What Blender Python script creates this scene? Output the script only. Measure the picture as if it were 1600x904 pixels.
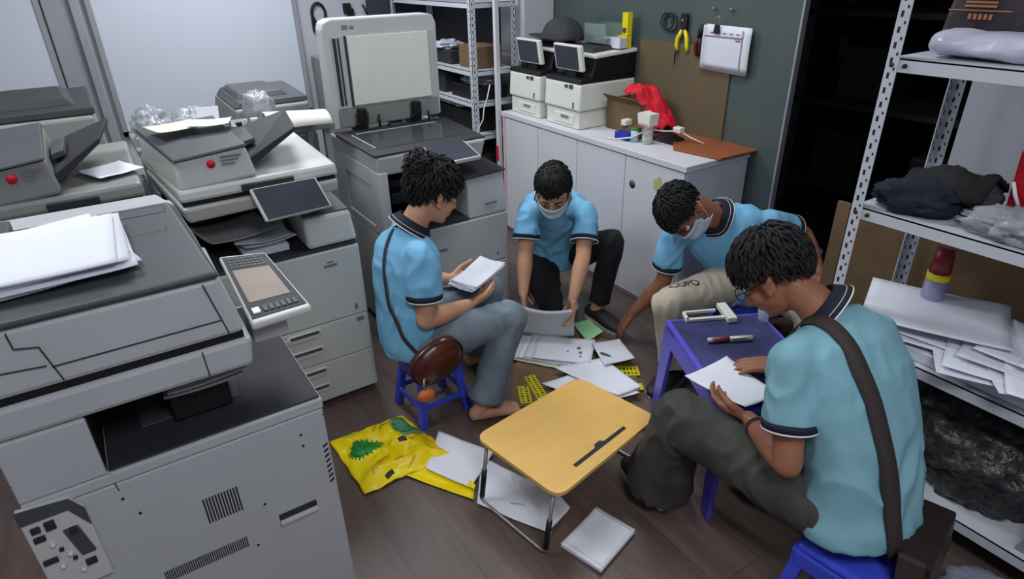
import bpy, bmesh, math, random
from mathutils import Vector, Matrix, noise, Quaternion
random.seed(7)
PI = math.pi
col = bpy.context.scene.collection
for o in list(bpy.data.objects): bpy.data.objects.remove(o)
sc = bpy.context.scene
# ---------------------------------------------------------------- camera
cam_d = bpy.data.cameras.new('camera'); cam = bpy.data.objects.new('camera', cam_d); col.objects.link(cam)
F_PX, CAM_H = 985.0, 1.70
PITCH, YAW, ROLL = math.radians(27.35), math.radians(-32.8), math.radians(1.28)
cam_d.sensor_fit = 'HORIZONTAL'; cam_d.sensor_width = 36; cam_d.lens = 36*F_PX/1600; cam_d.clip_start = .02
_fw = Vector((-math.sin(YAW)*math.cos(PITCH), math.cos(YAW)*math.cos(PITCH), -math.sin(PITCH)))
_r0 = Vector((math.cos(YAW), math.sin(YAW), 0)); _u0 = _r0.cross(_fw)
_r = math.cos(ROLL)*_r0 - math.sin(ROLL)*_u0; _u = _r.cross(_fw)
cam.matrix_world = Matrix(((_r.x,_u.x,-_fw.x,0),(_r.y,_u.y,-_fw.y,0),(_r.z,_u.z,-_fw.z,CAM_H),(0,0,0,1)))
sc.camera = cam
# ---------------------------------------------------------------- world, lights, exposure
w = bpy.data.worlds.new('world'); sc.world = w; w.use_nodes = True
w.node_tree.nodes['Background'].inputs[0].default_value = (.55,.62,.75,1)
w.node_tree.nodes['Background'].inputs[1].default_value = .15
sc.view_settings.view_transform = 'Standard'; sc.view_settings.look = 'None'
sc.view_settings.gamma = 1; sc.view_settings.use_curve_mapping = False
sc.view_settings.exposure = 0.16
LAMPS = [(.35,-.45,1.0,31),(.85,3.7,1.0,42),(1.75,2.0,.8,18),(-.5,2.3,.8,20)]     # ceiling fixtures: x, y, length, watts; first added behind camera to light upright faces
def area(x,y,L,wt):
    d = bpy.data.lights.new('ceiling_panel_light','AREA'); d.shape='RECTANGLE'; d.size=.55; d.size_y=L; d.energy=wt; d.color=(.93,.97,1)
    o = bpy.data.objects.new('ceiling_panel_light', d); o.location=(x,y,2.655); col.objects.link(o)
for a in LAMPS: area(*a)
# ---------------------------------------------------------------- materials
def lin(c): return tuple((x/255/12.92 if x/255<=.04045 else ((x/255+.055)/1.055)**2.4) for x in c)
def mat(name, rgb, rough=.5, metal=0, spec=.5, var=.06, scale=6, bump=0, bscale=60, trans=0, alpha=1, emit=0, sheen=0, rgb2=None, ior=1.45):
    m = bpy.data.materials.new(name); m.use_nodes=True; nt=m.node_tree; b=nt.nodes['Principled BSDF']
    c = lin(rgb); tc = nt.nodes.new('ShaderNodeTexCoord')
    n = nt.nodes.new('ShaderNodeTexNoise'); n.inputs['Scale'].default_value=scale; n.inputs['Detail'].default_value=5
    nt.links.new(tc.outputs['Object'], n.inputs['Vector'])
    cr = nt.nodes.new('ShaderNodeValToRGB'); cr.color_ramp.elements[0].position=.3; cr.color_ramp.elements[1].position=.7
    c2 = lin(rgb2) if rgb2 else tuple(min(1,x*(1+var)) for x in c); c1 = c if rgb2 else tuple(x*(1-var) for x in c)
    cr.color_ramp.elements[0].color=(*c1,1); cr.color_ramp.elements[1].color=(*c2,1)
    nt.links.new(n.outputs['Fac'], cr.inputs[0]); nt.links.new(cr.outputs[0], b.inputs['Base Color'])
    b.inputs['Roughness'].default_value=rough; b.inputs['Metallic'].default_value=metal
    b.inputs['Specular IOR Level'].default_value=spec; b.inputs['Transmission Weight'].default_value=trans; b.inputs['IOR'].default_value=ior
    b.inputs['Alpha'].default_value=alpha
    if sheen: b.inputs['Sheen Weight'].default_value=sheen
    if emit: b.inputs['Emission Color'].default_value=(*c,1); b.inputs['Emission Strength'].default_value=emit
    if bump:
        n2=nt.nodes.new('ShaderNodeTexNoise'); n2.inputs['Scale'].default_value=bscale; n2.inputs['Detail'].default_value=4
        nt.links.new(tc.outputs['Object'], n2.inputs['Vector'])
        bp=nt.nodes.new('ShaderNodeBump'); bp.inputs['Strength'].default_value=bump; bp.inputs['Distance'].default_value=.01
        nt.links.new(n2.outputs['Fac'], bp.inputs['Height']); nt.links.new(bp.outputs[0], b.inputs['Normal'])
    return m
def grain_mat(name, c1, c2, sx, rough, rotz=0, bump=.1):
    m = mat(name, c1, rough, rgb2=c2, scale=3); nt=m.node_tree
    n=[x for x in nt.nodes if x.type=='TEX_NOISE'][0]; tc=[x for x in nt.nodes if x.type=='TEX_COORD'][0]
    mp=nt.nodes.new('ShaderNodeMapping'); mp.inputs['Scale'].default_value=sx; mp.inputs['Rotation'].default_value=(0,0,rotz)
    nt.links.new(tc.outputs['Object'], mp.inputs[0]); nt.links.new(mp.outputs[0], n.inputs['Vector']); n.inputs['Detail'].default_value=8
    return m
M = {}
M['copier'] = mat('light grey copier plastic',(186,188,190),.42,var=.03,bump=.04,bscale=300)
M['copier_a'] = mat('grey copier plastic',(178,180,184),.42,var=.03,bump=.05,bscale=300)
M['copier_b'] = mat('pale warm grey copier plastic',(196,197,194),.42,var=.03,bump=.04,bscale=300)
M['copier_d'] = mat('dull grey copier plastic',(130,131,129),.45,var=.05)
M['slate'] = mat('slate grey plastic',(70,72,77),.55,var=.08,bump=.05,bscale=250)
M['dark'] = mat('charcoal plastic',(42,43,47),.62,var=.1,bump=.05,bscale=200)
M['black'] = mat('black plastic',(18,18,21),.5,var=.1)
M['blackfab'] = mat('black trouser cloth',(20,20,24),.85,var=.2,bump=.3,bscale=150)
M['seam'] = mat('dark seam',(35,36,40),.6)
M['screen'] = mat('dark glossy screen',(62,64,74),.3,var=.1)
M['lcd'] = mat('beige lcd glass',(140,120,102),.5,rgb2=(122,110,100),scale=9)
M['red'] = mat('red dot sticker',(205,20,45),.5)
M['glass'] = mat('copier glass',(60,64,68),.08,var=.1)
M['white'] = mat('white laminate',(208,208,214),.45,var=.03,scale=3)
M['whiteplastic'] = mat('white printer plastic',(222,222,214),.4,var=.03)
M['paper'] = mat('white paper',(226,228,238),.8,var=.02,bump=.1,bscale=30)
M['paper2'] = mat('off white paper',(214,216,226),.8,var=.03,scale=12)
M['green_paper'] = mat('pale green paper',(150,205,150),.8,var=.05)
M['cream_paper'] = mat('cream paper',(215,215,190),.8,var=.04)
M['ink'] = mat('grey printing ink',(120,120,130),.8)
M['wall'] = mat('painted grey blue wall',(178,178,188),.8,var=.04,scale=1.5,bump=.05,bscale=40)
M['board'] = mat('whiteboard enamel',(196,202,214),.35,var=.03,scale=1)
M['metal'] = mat('aluminium trim',(150,152,158),.45,.2)
M['steel'] = mat('painted steel tube',(160,158,156),.35,.7)
M['greenboard'] = mat('grey green tinted glass board',(70,82,84),.3,rgb2=(84,94,90),scale=1.2)
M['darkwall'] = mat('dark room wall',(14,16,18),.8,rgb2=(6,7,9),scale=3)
M['cardboard'] = mat('brown cardboard',(118,94,68),.85,rgb2=(104,82,60),scale=8)
M['olive'] = mat('olive brown board',(104,88,64),.8,rgb2=(90,82,64),scale=3)
M['rust'] = mat('orange brown wooden board',(150,84,50),.6,rgb2=(138,76,46),scale=6)
M['shelf'] = mat('white enamelled slotted steel',(200,204,212),.4,var=.04)
M['hole'] = mat('slot shadow black',(30,30,34),.7)
M['plastic_blue'] = mat('blue moulded plastic',(62,78,205),.35,var=.08,spec=.5)
M['plastic_purple'] = mat('violet blue moulded plastic',(92,82,200),.35,var=.08)
M['bagfilm'] = mat('clear plastic film',(182,186,194),.3,var=.1,trans=.3,scale=20,bump=.25,bscale=20,alpha=.8)
M['whitefilm'] = mat('milky plastic film',(205,206,222),.22,var=.08,scale=14,bump=.6,bscale=12)
M['darkbag'] = mat('dark translucent plastic with stuff inside',(30,30,34),.32,rgb2=(66,62,64),scale=38,bump=.9,bscale=34)
M['navycloth'] = mat('navy cloth',(26,30,46),.85,var=.2,bump=.4,bscale=60)
M['blackcloth'] = mat('black cloth',(24,25,27),.85,var=.2,bump=.4,bscale=60)
M['greycloth'] = mat('dark grey cloth',(62,62,68),.8,var=.2,bump=.4,bscale=60)
M['redfab'] = mat('bright red fabric',(214,22,44),.7,var=.12,bump=.3,bscale=50)
M['yellow'] = mat('glossy yellow plastic film',(246,222,0),.35,rgb2=(236,206,0),scale=9,bump=.4,bscale=15)
M['yellow2'] = mat('bright yellow plastic',(232,212,20),.4)
M['green'] = mat('green print',(12,120,50),.4,rgb2=(30,150,60),scale=30)
M['greybar'] = mat('grey green print',(92,140,110),.4)
M['redprint'] = mat('orange red print',(196,96,20),.5)
M['skin'] = mat('warm skin',(206,158,128),.5,rgb2=(192,142,112),scale=14,spec=.35)
M['skin_dark'] = mat('tanned skin',(160,108,82),.5,rgb2=(146,96,74),scale=14,spec=.35)
M['hair'] = mat('black hair',(15,14,16),.75,var=.2,scale=30)
M['hair2'] = mat('very dark brown hair',(22,19,20),.45,var=.2,scale=30)
M['shirt'] = mat('sky blue pique shirt cloth',(120,182,220),.85,var=.05,scale=8,bump=.15,bscale=400)
M['shirt4'] = mat('pale teal blue pique shirt cloth',(126,173,187),.85,var=.05,scale=8,bump=.15,bscale=400)
M['navy'] = mat('navy ribbed trim',(22,26,44),.8,bump=.2,bscale=300)
M['piping'] = mat('white piping',(225,228,232),.7)
M['jeans'] = mat('washed grey blue denim',(126,136,146),.9,rgb2=(98,112,128),scale=7,bump=.25,bscale=200)
M['beige'] = mat('beige trouser cloth',(186,176,158),.85,var=.06,bump=.2,bscale=120)
M['charcoal'] = mat('washed black denim',(50,50,50),.9,rgb2=(74,72,68),scale=8,bump=.25,bscale=150)
M['mask'] = mat('pale blue face mask',(196,212,226),.8,var=.03,bump=.2,bscale=80)
M['leather'] = mat('brown glossy leather',(86,40,30),.25,rgb2=(60,28,24),scale=8)
M['darkleather'] = mat('dark brown leather',(42,30,28),.45,var=.15,scale=12)
M['strap'] = mat('dark brown woven strap',(58,48,48),.75,var=.1,bump=.3,bscale=300)
M['eyew'] = mat('eye white',(225,222,215),.3)
M['wood'] = grain_mat('light yellow wood laminate',(228,184,104),(220,174,94),(2,12,2),.4,.1)
M['shoe'] = mat('dark shoe',(34,32,34),.6)
M['sole'] = mat('pale shoe sole',(180,176,170),.7)
M['orange'] = mat('orange charm',(200,100,50),.6)
def floor_mat():
    m=bpy.data.materials.new('dark wood plank floor'); m.use_nodes=True; nt=m.node_tree; b=nt.nodes['Principled BSDF']
    tc=nt.nodes.new('ShaderNodeTexCoord'); mp=nt.nodes.new('ShaderNodeMapping'); mp.inputs['Rotation'].default_value=(0,0,PI/2)
    nt.links.new(tc.outputs['Object'],mp.inputs[0])
    br=nt.nodes.new('ShaderNodeTexBrick'); br.inputs['Scale'].default_value=1; br.inputs['Brick Width'].default_value=1.2; br.inputs['Row Height'].default_value=.19
    br.inputs['Mortar Size'].default_value=.0016; br.inputs['Mortar'].default_value=(*lin((70,57,53)),1)
    br.inputs['Color1'].default_value=(*lin((100,80,72)),1); br.inputs['Color2'].default_value=(*lin((88,70,64)),1); br.offset=.37
    nt.links.new(mp.outputs[0],br.inputs['Vector'])
    mp2=nt.nodes.new('ShaderNodeMapping'); mp2.inputs['Scale'].default_value=(14,1.6,1); nt.links.new(tc.outputs['Object'],mp2.inputs[0])
    n=nt.nodes.new('ShaderNodeTexNoise'); n.inputs['Scale'].default_value=2.2; n.inputs['Detail'].default_value=9; nt.links.new(mp2.outputs[0],n.inputs['Vector'])
    mx=nt.nodes.new('ShaderNodeMix'); mx.data_type='RGBA'; mx.blend_type='OVERLAY'; mx.inputs[0].default_value=.45
    nt.links.new(br.outputs[0],mx.inputs[6]); nt.links.new(n.outputs['Fac'],mx.inputs[7])
    hs=nt.nodes.new('ShaderNodeHueSaturation'); hs.inputs['Saturation'].default_value=.85; nt.links.new(mx.outputs[2],hs.inputs['Color'])
    nt.links.new(hs.outputs[0],b.inputs['Base Color'])
    b.inputs['Roughness'].default_value=.42
    bp=nt.nodes.new('ShaderNodeBump'); bp.inputs['Strength'].default_value=.12; bp.inputs['Distance'].default_value=.004
    nt.links.new(n.outputs['Fac'],bp.inputs['Height']); nt.links.new(bp.outputs[0],b.inputs['Normal'])
    return m
M['floor']=floor_mat()
def galaxy():
    m=mat('dark blue galaxy print',(44,50,74),.4,rgb2=(74,72,128),scale=7); return m
M['galaxy']=galaxy()
M['backing']=mat('dark blue grey board',(58,60,70),.7,rgb2=(50,52,60),scale=2)
# ---------------------------------------------------------------- mesh helpers
class MB:
    def __init__(s): s.bm=bmesh.new(); s.mi=0
    def _tag(s,fs):
        for f in fs: f.material_index=s.mi
    def geom(s,vs,fs,smooth=False):
        v=[s.bm.verts.new(p) for p in vs]; out=[]
        for f in fs:
            try: g=s.bm.faces.new([v[i] for i in f]); g.smooth=smooth; g.material_index=s.mi; out.append(g)
            except ValueError: pass
        return v
    def box(s,x0,x1,y0,y1,z0,z1,mx=None,bev=0):
        P=[(x,y,z) for z in (z0,z1) for y in (y0,y1) for x in (x0,x1)]
        if mx is not None: P=[mx@Vector(p) for p in P]
        fs=[(0,2,3,1),(4,5,7,6),(0,1,5,4),(2,6,7,3),(0,4,6,2),(1,3,7,5)]
        v=s.geom(P,fs)
        if bev:
            es=set(e for q in v for e in q.link_edges)
            r=bmesh.ops.bevel(s.bm,geom=list(es),offset=bev,segments=2,profile=.5,affect='EDGES')
            for f in r['faces']: f.material_index=s.mi
        return s
    def hexa(s,P,bev=0):                      # eight corners: bottom 4 ccw then top 4 ccw
        v=s.geom(P,[(0,3,2,1),(4,5,6,7),(0,1,5,4),(1,2,6,5),(2,3,7,6),(3,0,4,7)])
        if bev:
            es=set(e for q in v for e in q.link_edges)
            r=bmesh.ops.bevel(s.bm,geom=list(es),offset=bev,segments=2,profile=.5,affect='EDGES')
            for f in r['faces']: f.material_index=s.mi
        return s
    def prism(s,pts,lo,hi,axis='y',mx=None,bev=0):   # polygon pts (a,b) extruded along axis
        def P(a,b,c): return {'x':(c,a,b),'y':(a,c,b),'z':(a,b,c)}[axis]
        V=[P(a,b,lo) for a,b in pts]+[P(a,b,hi) for a,b in pts]; n=len(pts)
        if mx is not None: V=[mx@Vector(p) for p in V]
        fs=[tuple(range(n))[::-1],tuple(range(n,2*n))]+[(i,(i+1)%n,n+(i+1)%n,n+i) for i in range(n)]
        v=s.geom(V,fs)
        if bev:
            es=set(e for q in v for e in q.link_edges)
            bmesh.ops.bevel(s.bm,geom=list(es),offset=bev,segments=2,profile=.5,affect='EDGES')
        return s
    def tube(s,pts,r,n=8,closed=False,caps=True):
        pts=[Vector(p) for p in pts]; rs=r if isinstance(r,(list,tuple)) else [r]*len(pts)
        N=len(pts); rings=[]; up=None
        for i,p in enumerate(pts):
            a=pts[(i-1)%N] if (i>0 or closed) else p; b=pts[(i+1)%N] if (i<N-1 or closed) else p
            t=(b-a).normalized()
            if up is None: up=t.orthogonal().normalized()
            up=(up-t*up.dot(t)); up=up.normalized() if up.length>1e-6 else t.orthogonal().normalized()
            q=t.cross(up)
            rings.append([p+(up*math.cos(2*PI*k/n)+q*math.sin(2*PI*k/n))*rs[i] for k in range(n)])
        V=[v for rg in rings for v in rg]; fs=[]
        for i in range(N if closed else N-1):
            j=(i+1)%N
            for k in range(n): fs.append((i*n+k,i*n+(k+1)%n,j*n+(k+1)%n,j*n+k))
        if caps and not closed: fs+= [tuple(range(n))[::-1], tuple(range((N-1)*n,N*n))]
        s.geom(V,fs,True); return s
    def cyl(s,a,b,r1,r2=None,n=20): return s.tube([a,b],[r1,r1 if r2 is None else r2],n)
    def ball(s,c,r,mx=None,seg=16,ring=10):
        r=(r,r,r) if isinstance(r,(int,float)) else r
        V=[];fs=[]
        for i in range(ring+1):
            th=PI*i/ring
            for k in range(seg):
                ph=2*PI*k/seg; p=Vector((r[0]*math.sin(th)*math.cos(ph),r[1]*math.sin(th)*math.sin(ph),r[2]*math.cos(th)))
                if mx is not None: p=mx@p
                V.append(Vector(c)+p)
        for i in range(ring):
            for k in range(seg): fs.append((i*seg+k,(i+1)*seg+k,(i+1)*seg+(k+1)%seg,i*seg+(k+1)%seg))
        s.geom(V,fs,True); return s
    def grid(s,fn,nu,nv,smooth=True,wrapu=False):
        V=[fn(i/nu,j/nv) for j in range(nv+1) for i in range(nu+1)]
        fs=[(j*(nu+1)+i,j*(nu+1)+i+1,(j+1)*(nu+1)+i+1,(j+1)*(nu+1)+i) for j in range(nv) for i in range(nu)]
        s.geom(V,fs,smooth); return s
    def loft(s,secs,n=28,cap=True):           # secs: (center, ax vector, ay vector) ellipse axes carry radii
        V=[];fs=[]
        for c,ax,ay in secs:
            for k in range(n):
                t=2*PI*k/n; V.append(Vector(c)+Vector(ax)*math.cos(t)+Vector(ay)*math.sin(t))
        N=len(secs)
        for i in range(N-1):
            for k in range(n): fs.append((i*n+k,i*n+(k+1)%n,(i+1)*n+(k+1)%n,(i+1)*n+k))
        if cap: fs+=[tuple(range(n))[::-1],tuple(range((N-1)*n,N*n))]
        s.geom(V,fs,True); return s
    def build(s,name,m,parent=None,weld=False,solid=0,sub=0):
        bm=s.bm
        if weld: bmesh.ops.remove_doubles(bm,verts=bm.verts,dist=1e-5)
        bmesh.ops.recalc_face_normals(bm,faces=bm.faces)
        me=bpy.data.meshes.new(name); bm.to_mesh(me); bm.free()
        o=finish(name,me,m,parent)
        if solid: md=o.modifiers.new('thickness','SOLIDIFY'); md.thickness=solid; md.offset=0
        if sub: md=o.modifiers.new('smooth','SUBSURF'); md.levels=sub; md.render_levels=sub
        return o
def finish(name,me,m,parent):
    for x in (m if isinstance(m,(list,tuple)) else [m]): me.materials.append(M[x] if isinstance(x,str) else x)
    n=len(me.vertices)
    if n:
        xs=[v.co for v in me.vertices]
        c=Vector(((min(v.x for v in xs)+max(v.x for v in xs))/2,(min(v.y for v in xs)+max(v.y for v in xs))/2,min(v.z for v in xs)))
        me.transform(Matrix.Translation(-c))
    else: c=Vector((0,0,0))
    o=bpy.data.objects.new(name,me); col.objects.link(o)
    if parent is not None:
        o.parent=parent; pl=Vector(parent.location); q=parent.parent
        while q is not None: pl+=Vector(q.location); q=q.parent
        o.location=c-pl
    else: o.location=c
    return o
def thing(name,label,cat,loc,group=None):
    o=bpy.data.objects.new(name,None); o.empty_display_size=.05; col.objects.link(o); o.location=loc
    return tag(o,label,cat,group)
def tag(o,label=None,cat=None,group=None,kind=None):
    if label: o['label']=label
    if cat: o['category']=cat
    if group: o['group']=group
    if kind: o['kind']=kind
    return o
def casters(t,xs,ys,r):
    for x in xs:
        for y in ys: MB().cyl((x-.012,y,r),(x+.012,y,r),r,n=14).build('caster','black',t)
def struct(o): o['kind']='structure'; return o
def bx(name,m,parent,x0,x1,y0,y1,z0,z1,bev=.004,mx=None): return MB().box(x0,x1,y0,y1,z0,z1,mx,bev).build(name,m,parent)
def at(loc,rz=0,rx=0,ry=0): return Matrix.Translation(loc)@Matrix.Rotation(rz,4,'Z')@Matrix.Rotation(rx,4,'X')@Matrix.Rotation(ry,4,'Y')
def fbm(p,s,o=3): return noise.fractal(Vector(p)*s,1.0,2.0,o)
# ---------------------------------------------------------------- room
XW=2.74
struct(MB().box(-1.6,4.4,-1.2,5.1,-.06,0).build('floor','floor'))
struct(MB().box(-1.6,4.4,-1.2,5.1,2.7,2.78).build('ceiling','wall'))
struct(MB().box(-1.6,2.46,5.0,5.1,0,2.7).build('wall_back','wall'))
struct(MB().box(-1.66,-1.6,-1.2,5.1,0,2.7).build('wall_left','wall'))
struct(MB().box(-1.6,4.4,-1.26,-1.2,0,2.7).build('wall_front','wall'))
struct(MB().box(XW,XW+.03,1.835,5.0,0,2.7).build('wall_right','greenboard'))
struct(MB().box(XW-.002,XW+.034,1.822,1.834,0,2.7,bev=.002).build('trim_1','metal'))
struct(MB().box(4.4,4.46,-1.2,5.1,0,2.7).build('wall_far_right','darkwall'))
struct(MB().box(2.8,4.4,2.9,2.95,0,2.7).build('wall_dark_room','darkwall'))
struct(MB().box(2.5,XW-.003,3.66,3.95,0,2.7,bev=.003).build('trim_2','white'))       # square white pillar
# light grey wall panel behind the right hand shelf
struct(MB().box(1.95,2.50,4.955,4.98,0,2.4).box(2.475,2.495,3.97,4.955,0,2.4).build('trim_4','backing'))
struct(MB().box(2.52,2.56,-.6,1.0,0,2.7).build('wall_panel','wall'))
struct(MB().box(.06,.10,4.90,5.0,0,2.7).box(-.08,.06,4.94,5.0,0,2.7).build('trim_3','metal'))
for i,(x,y,L,wt) in enumerate(LAMPS):
    t=thing('ceiling_lamp','white rectangular ceiling lamp '+['nearest the camera','above the copiers at the back','above the people on the floor','on the left side of the ceiling'][i],'lamp',(x,y,2.66),'ceiling lamps')
    MB().box(x-.3,x+.3,y-L/2-.03,y+L/2+.03,2.665,2.7,bev=.004).build('housing','whiteplastic',t)
# whiteboard
t=thing('whiteboard','large blank whiteboard on the wall behind the copiers','whiteboard',(.75,4.99,.75))
bx('board_face','board',t,.17,1.39,4.965,4.99,.75,1.95,.002)
MB().box(1.39,1.42,4.955,4.995,.72,1.98).box(.14,.17,4.955,4.995,.72,1.98).box(.14,1.42,4.955,4.995,1.95,1.98).box(.14,1.42,4.955,4.995,.72,.75).build('frame','metal',t)
t=thing('whiteboard','plain wall board at the far left beyond the metal upright','whiteboard',(-.6,4.99,.75))
bx('board_face','board',t,-1.2,-.12,4.965,4.99,.75,1.95,.002)
for x in (-.12,-1.23): MB().box(x,x+.03,4.955,4.995,.72,1.98).build('frame','metal',t)
# ================================================================ COPIER A (foreground)
t=thing('photocopier','large grey photocopier nearest the camera with white papers on its dark lid','photocopier',(0,1.65,0))
mb=MB(); mb.box(-.33,.285,1.33,1.95,.035,.72,bev=.006).build('body_cabinet','copier_a',t)
MB().box(-.333,.287,1.327,1.955,.722,.75,bev=.004).build('body_top_band','copier_a',t)
MB().box(-.175,.283,1.335,1.93,.7505,.756,bev=.002).build('output_tray','dark',t)
mb=MB(); mb.box(-.10,.12,1.45,1.70,.756,.759,bev=.001); 
mb.build('tray_flap','slate',t)
MB().box(-.333,-.178,1.327,1.95,.752,.90,bev=.004).box(-.18,.16,1.80,1.95,.752,.90,bev=.004).build('rear_column','copier_a',t)
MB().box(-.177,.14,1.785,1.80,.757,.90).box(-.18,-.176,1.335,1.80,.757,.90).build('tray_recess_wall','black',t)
MB().hexa([(-.333,1.327,.902),(.155,1.327,.902),(.165,1.95,.902),(-.333,1.95,.902),(-.333,1.327,.975),(.165,1.327,.975),(.175,1.95,.975),(-.333,1.95,.975)],.012).build('scanner_frame','copier_a',t)
MB().box(-.325,.150,1.335,1.94,.975,.992).build('lid_gap','black',t)
lid=MB().hexa([(-.333,1.325,.992),(.155,1.325,.992),(.16,1.96,.992),(-.333,1.96,.992),(-.333,1.33,1.13),(.128,1.33,1.13),(.118,1.96,1.13),(-.333,1.96,1.13)],.012).build('document_feeder','copier_a',t)
MB().hexa([(-.335,1.322,1.131),(.132,1.322,1.131),(.122,1.86,1.131),(-.335,1.86,1.131),(-.335,1.322,1.146),(.125,1.322,1.146),(.105,1.86,1.150),(-.335,1.86,1.150)],.006).build('feeder_top','slate',lid)
MB().hexa([(-.335,1.861,1.131),(.122,1.861,1.131),(.10,1.965,1.131),(-.335,1.965,1.131),(-.335,1.861,1.150),(.105,1.861,1.150),(.085,1.955,1.150),(-.335,1.955,1.150)],.005).build('feeder_rear_strip','copier_a',lid)
mb=MB()
def frame_line(mb,x0,x1,y0,y1,z,wd=.0018,h=.0008):
    mb.box(x0,x1,y0-wd/2,y0+wd/2,z,z+h).box(x0,x1,y1-wd/2,y1+wd/2,z,z+h).box(x0-wd/2,x0+wd/2,y0,y1,z,z+h).box(x1-wd/2,x1+wd/2,y0,y1,z,z+h)
frame_line(mb,-.005,.075,1.64,1.71,1.1478,.003); frame_line(mb,-.30,.09,1.78,1.845,1.1495,.002)
mb.box(-.145,-.143,1.78,1.845,1.149,1.1503)
for k in range(5): mb.box(-.185+.001*k,-.165+.001*k,1.755+.018*k,1.759+.018*k,1.149,1.1508)
mb.build('feeder_markings','seam',lid)
MB().prism([(1.62,1.148),(1.86,1.148),(1.86,1.175),(1.70,1.168)],-.335,-.235,'x',bev=.003).build('feeder_hatch','slate',lid)
mb=MB()       # seams on the feeder side
s_=1.3225
def seg(mb,a,b,y,wd=.0022):
    a=Vector((a[0],y,a[1]));b=Vector((b[0],y,b[1]));d=(b-a);n=Vector((0,-1,0)).cross(d).normalized()*wd/2;o=Vector((0,-.0012,0))
    mb.hexa([a-n,b-n,b-n-o*1,a-n-o*1,a+n,b+n,b+n-o*1,a+n-o*1])
for a,b in [((-.238,1.125),(-.236,1.09)),((-.236,1.09),(-.20,1.082)),((-.20,1.082),(-.183,1.0)),((-.193,1.035),(.112,1.035)),((.095,1.125),(.122,.995)),((.06,.973),(.062,.905)),((-.333,1.055),(-.2,1.04))]:
    seg(mb,a,b,s_)
mb.build('feeder_seams','seam',lid)
mb=MB()
y=1.3295
for a,b in [((-.175,.70),(.285,.70)),((-.333,.80),(-.19,.80)),((.262,.70),(.264,.05)),((-.175,.75),(-.170,.70)),((-.225,.70),(-.175,.70))]: seg(mb,a,b,y+.0008 if a[1]<=.72 else 1.3275,.0018)
mb.build('panel_seams','seam',t)
mb=MB()
for k in range(12): mb.box(-.028+.0068*k,-.0245+.0068*k,1.3285,1.3302,.512,.588,mx=None)
mb.build('vent_grille','seam',t); mb=MB()
for k in range(40): mb.box(-.15+.0048*k,-.1475+.0048*k,1.3285,1.3302,.39,.424)
mb.build('long_vent','seam',t); mb=MB()
for k in range(8): mb.prism([(.267,.60-.017*k),(.279,.607-.017*k),(.279,.613-.017*k),(.267,.606-.017*k)],1.3285,1.3302,'y')
mb.build('side_vent','seam',t)
for p in [(-.17,.675),(-.15,.62),(.22,.665),(.22,.63),(.10,.50),(.06,.38)]: MB().cyl((p[0],1.3285,p[1]),(p[0],1.3302,p[1]),.0035,n=10).build('screw','seam',t)
MB().box(.125,.222,1.326,1.3303,.428,.446,bev=.001).build('grip_recess','dark',t)
MB().box(.125,.222,1.318,1.3303,.416,.428,bev=.002).build('grip_lip','copier_b',t)
# connector panel low on the left corner
cp=MB().prism([(-.345,.50),(-.235,.50),(-.235,.70),(-.255,.735),(-.345,.745)],1.315,1.3298,'y',bev=.003).build('connector_panel','copier_b',t)
MB().prism([(-.345,.712),(-.262,.712),(-.235,.655),(-.235,.70),(-.255,.737),(-.345,.747)],1.311,1.3155,'y').build('panel_trim','slate',cp)  # dark trim along the chamfered top of the connector panel
mb=MB()
for (x,z,a,h) in [(-.325,.69,.016,.014),(-.325,.665,.02,.013),(-.30,.69,.018,.022),(-.268,.655,.014,.02),(-.325,.60,.026,.012),(-.262,.56,.02,.016),(-.30,.62,.008,.008),(-.285,.585,.008,.008)]:
    MB().box(x-a/2,x+a/2,1.309,1.316,z-h/2,z+h/2,bev=.001).build('port','dark',cp)
MB().hexa([(-.272,1.310,.585),(-.246,1.310,.585),(-.246,1.316,.585),(-.272,1.316,.585),(-.285,1.310,.665),(-.258,1.310,.665),(-.258,1.316,.665),(-.285,1.316,.665)],.001).build('port_cover','slate',cp)
mb=MB()
for p in [(-.31,.64),(-.29,.60),(-.31,.575),(-.28,.545)]: MB().ball((p[0],1.312,p[1]),.006,seg=8,ring=6).build('screw','white',cp)
# control panel projecting to the right
cpz=lambda x,y,z:(x,y,z)
pan=MB().hexa([(.172,1.352,.972),(.315,1.372,.966),(.297,1.715,.988),(.182,1.752,.990),(.172,1.352,.990),(.315,1.372,.984),(.297,1.715,1.006),(.182,1.752,1.008)],.006).build('control_panel','copier_b',t)
def onpan(u,v,h=.0012):   # u across x, v along y
    a=Vector((.172,1.352,.990)).lerp(Vector((.315,1.372,.984)),u); b=Vector((.182,1.752,1.008)).lerp(Vector((.297,1.715,1.006)),u)
    return a.lerp(b,v)+Vector((0,0,h))
def plate(mb,u0,u1,v0,v1,h0,h1): mb.hexa([onpan(u0,v0,h0),onpan(u1,v0,h0),onpan(u1,v1,h0),onpan(u0,v1,h0),onpan(u0,v0,h1),onpan(u1,v0,h1),onpan(u1,v1,h1),onpan(u0,v1,h1)]); return mb
plate(MB(),.05,.95,.05,.96,0,.002).build('panel_face','dark',pan)
plate(MB(),.12,.84,.24,.72,.002,.0035).build('display','lcd',pan)
mb=MB()
for i in range(6): plate(MB(),.28+.1*i,.35+.1*i,.09,.16,.002,.005).build('key','slate',pan)
for j in range(4):
    for i in range(8): plate(MB(),.12+.09*i,.18+.09*i,.76+.045*j,.79+.045*j,.002,.004).build('key','slate',pan)
plate(MB(),.10,.22,.09,.155,.002,.006).build('start_key','whiteplastic',pan)
MB().box(.178,.262,1.42,1.50,.90,.972,bev=.006).build('panel_bracket','copier_a',t)
casters(t,(-.27,.22),(1.42,1.86),.018)
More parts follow.
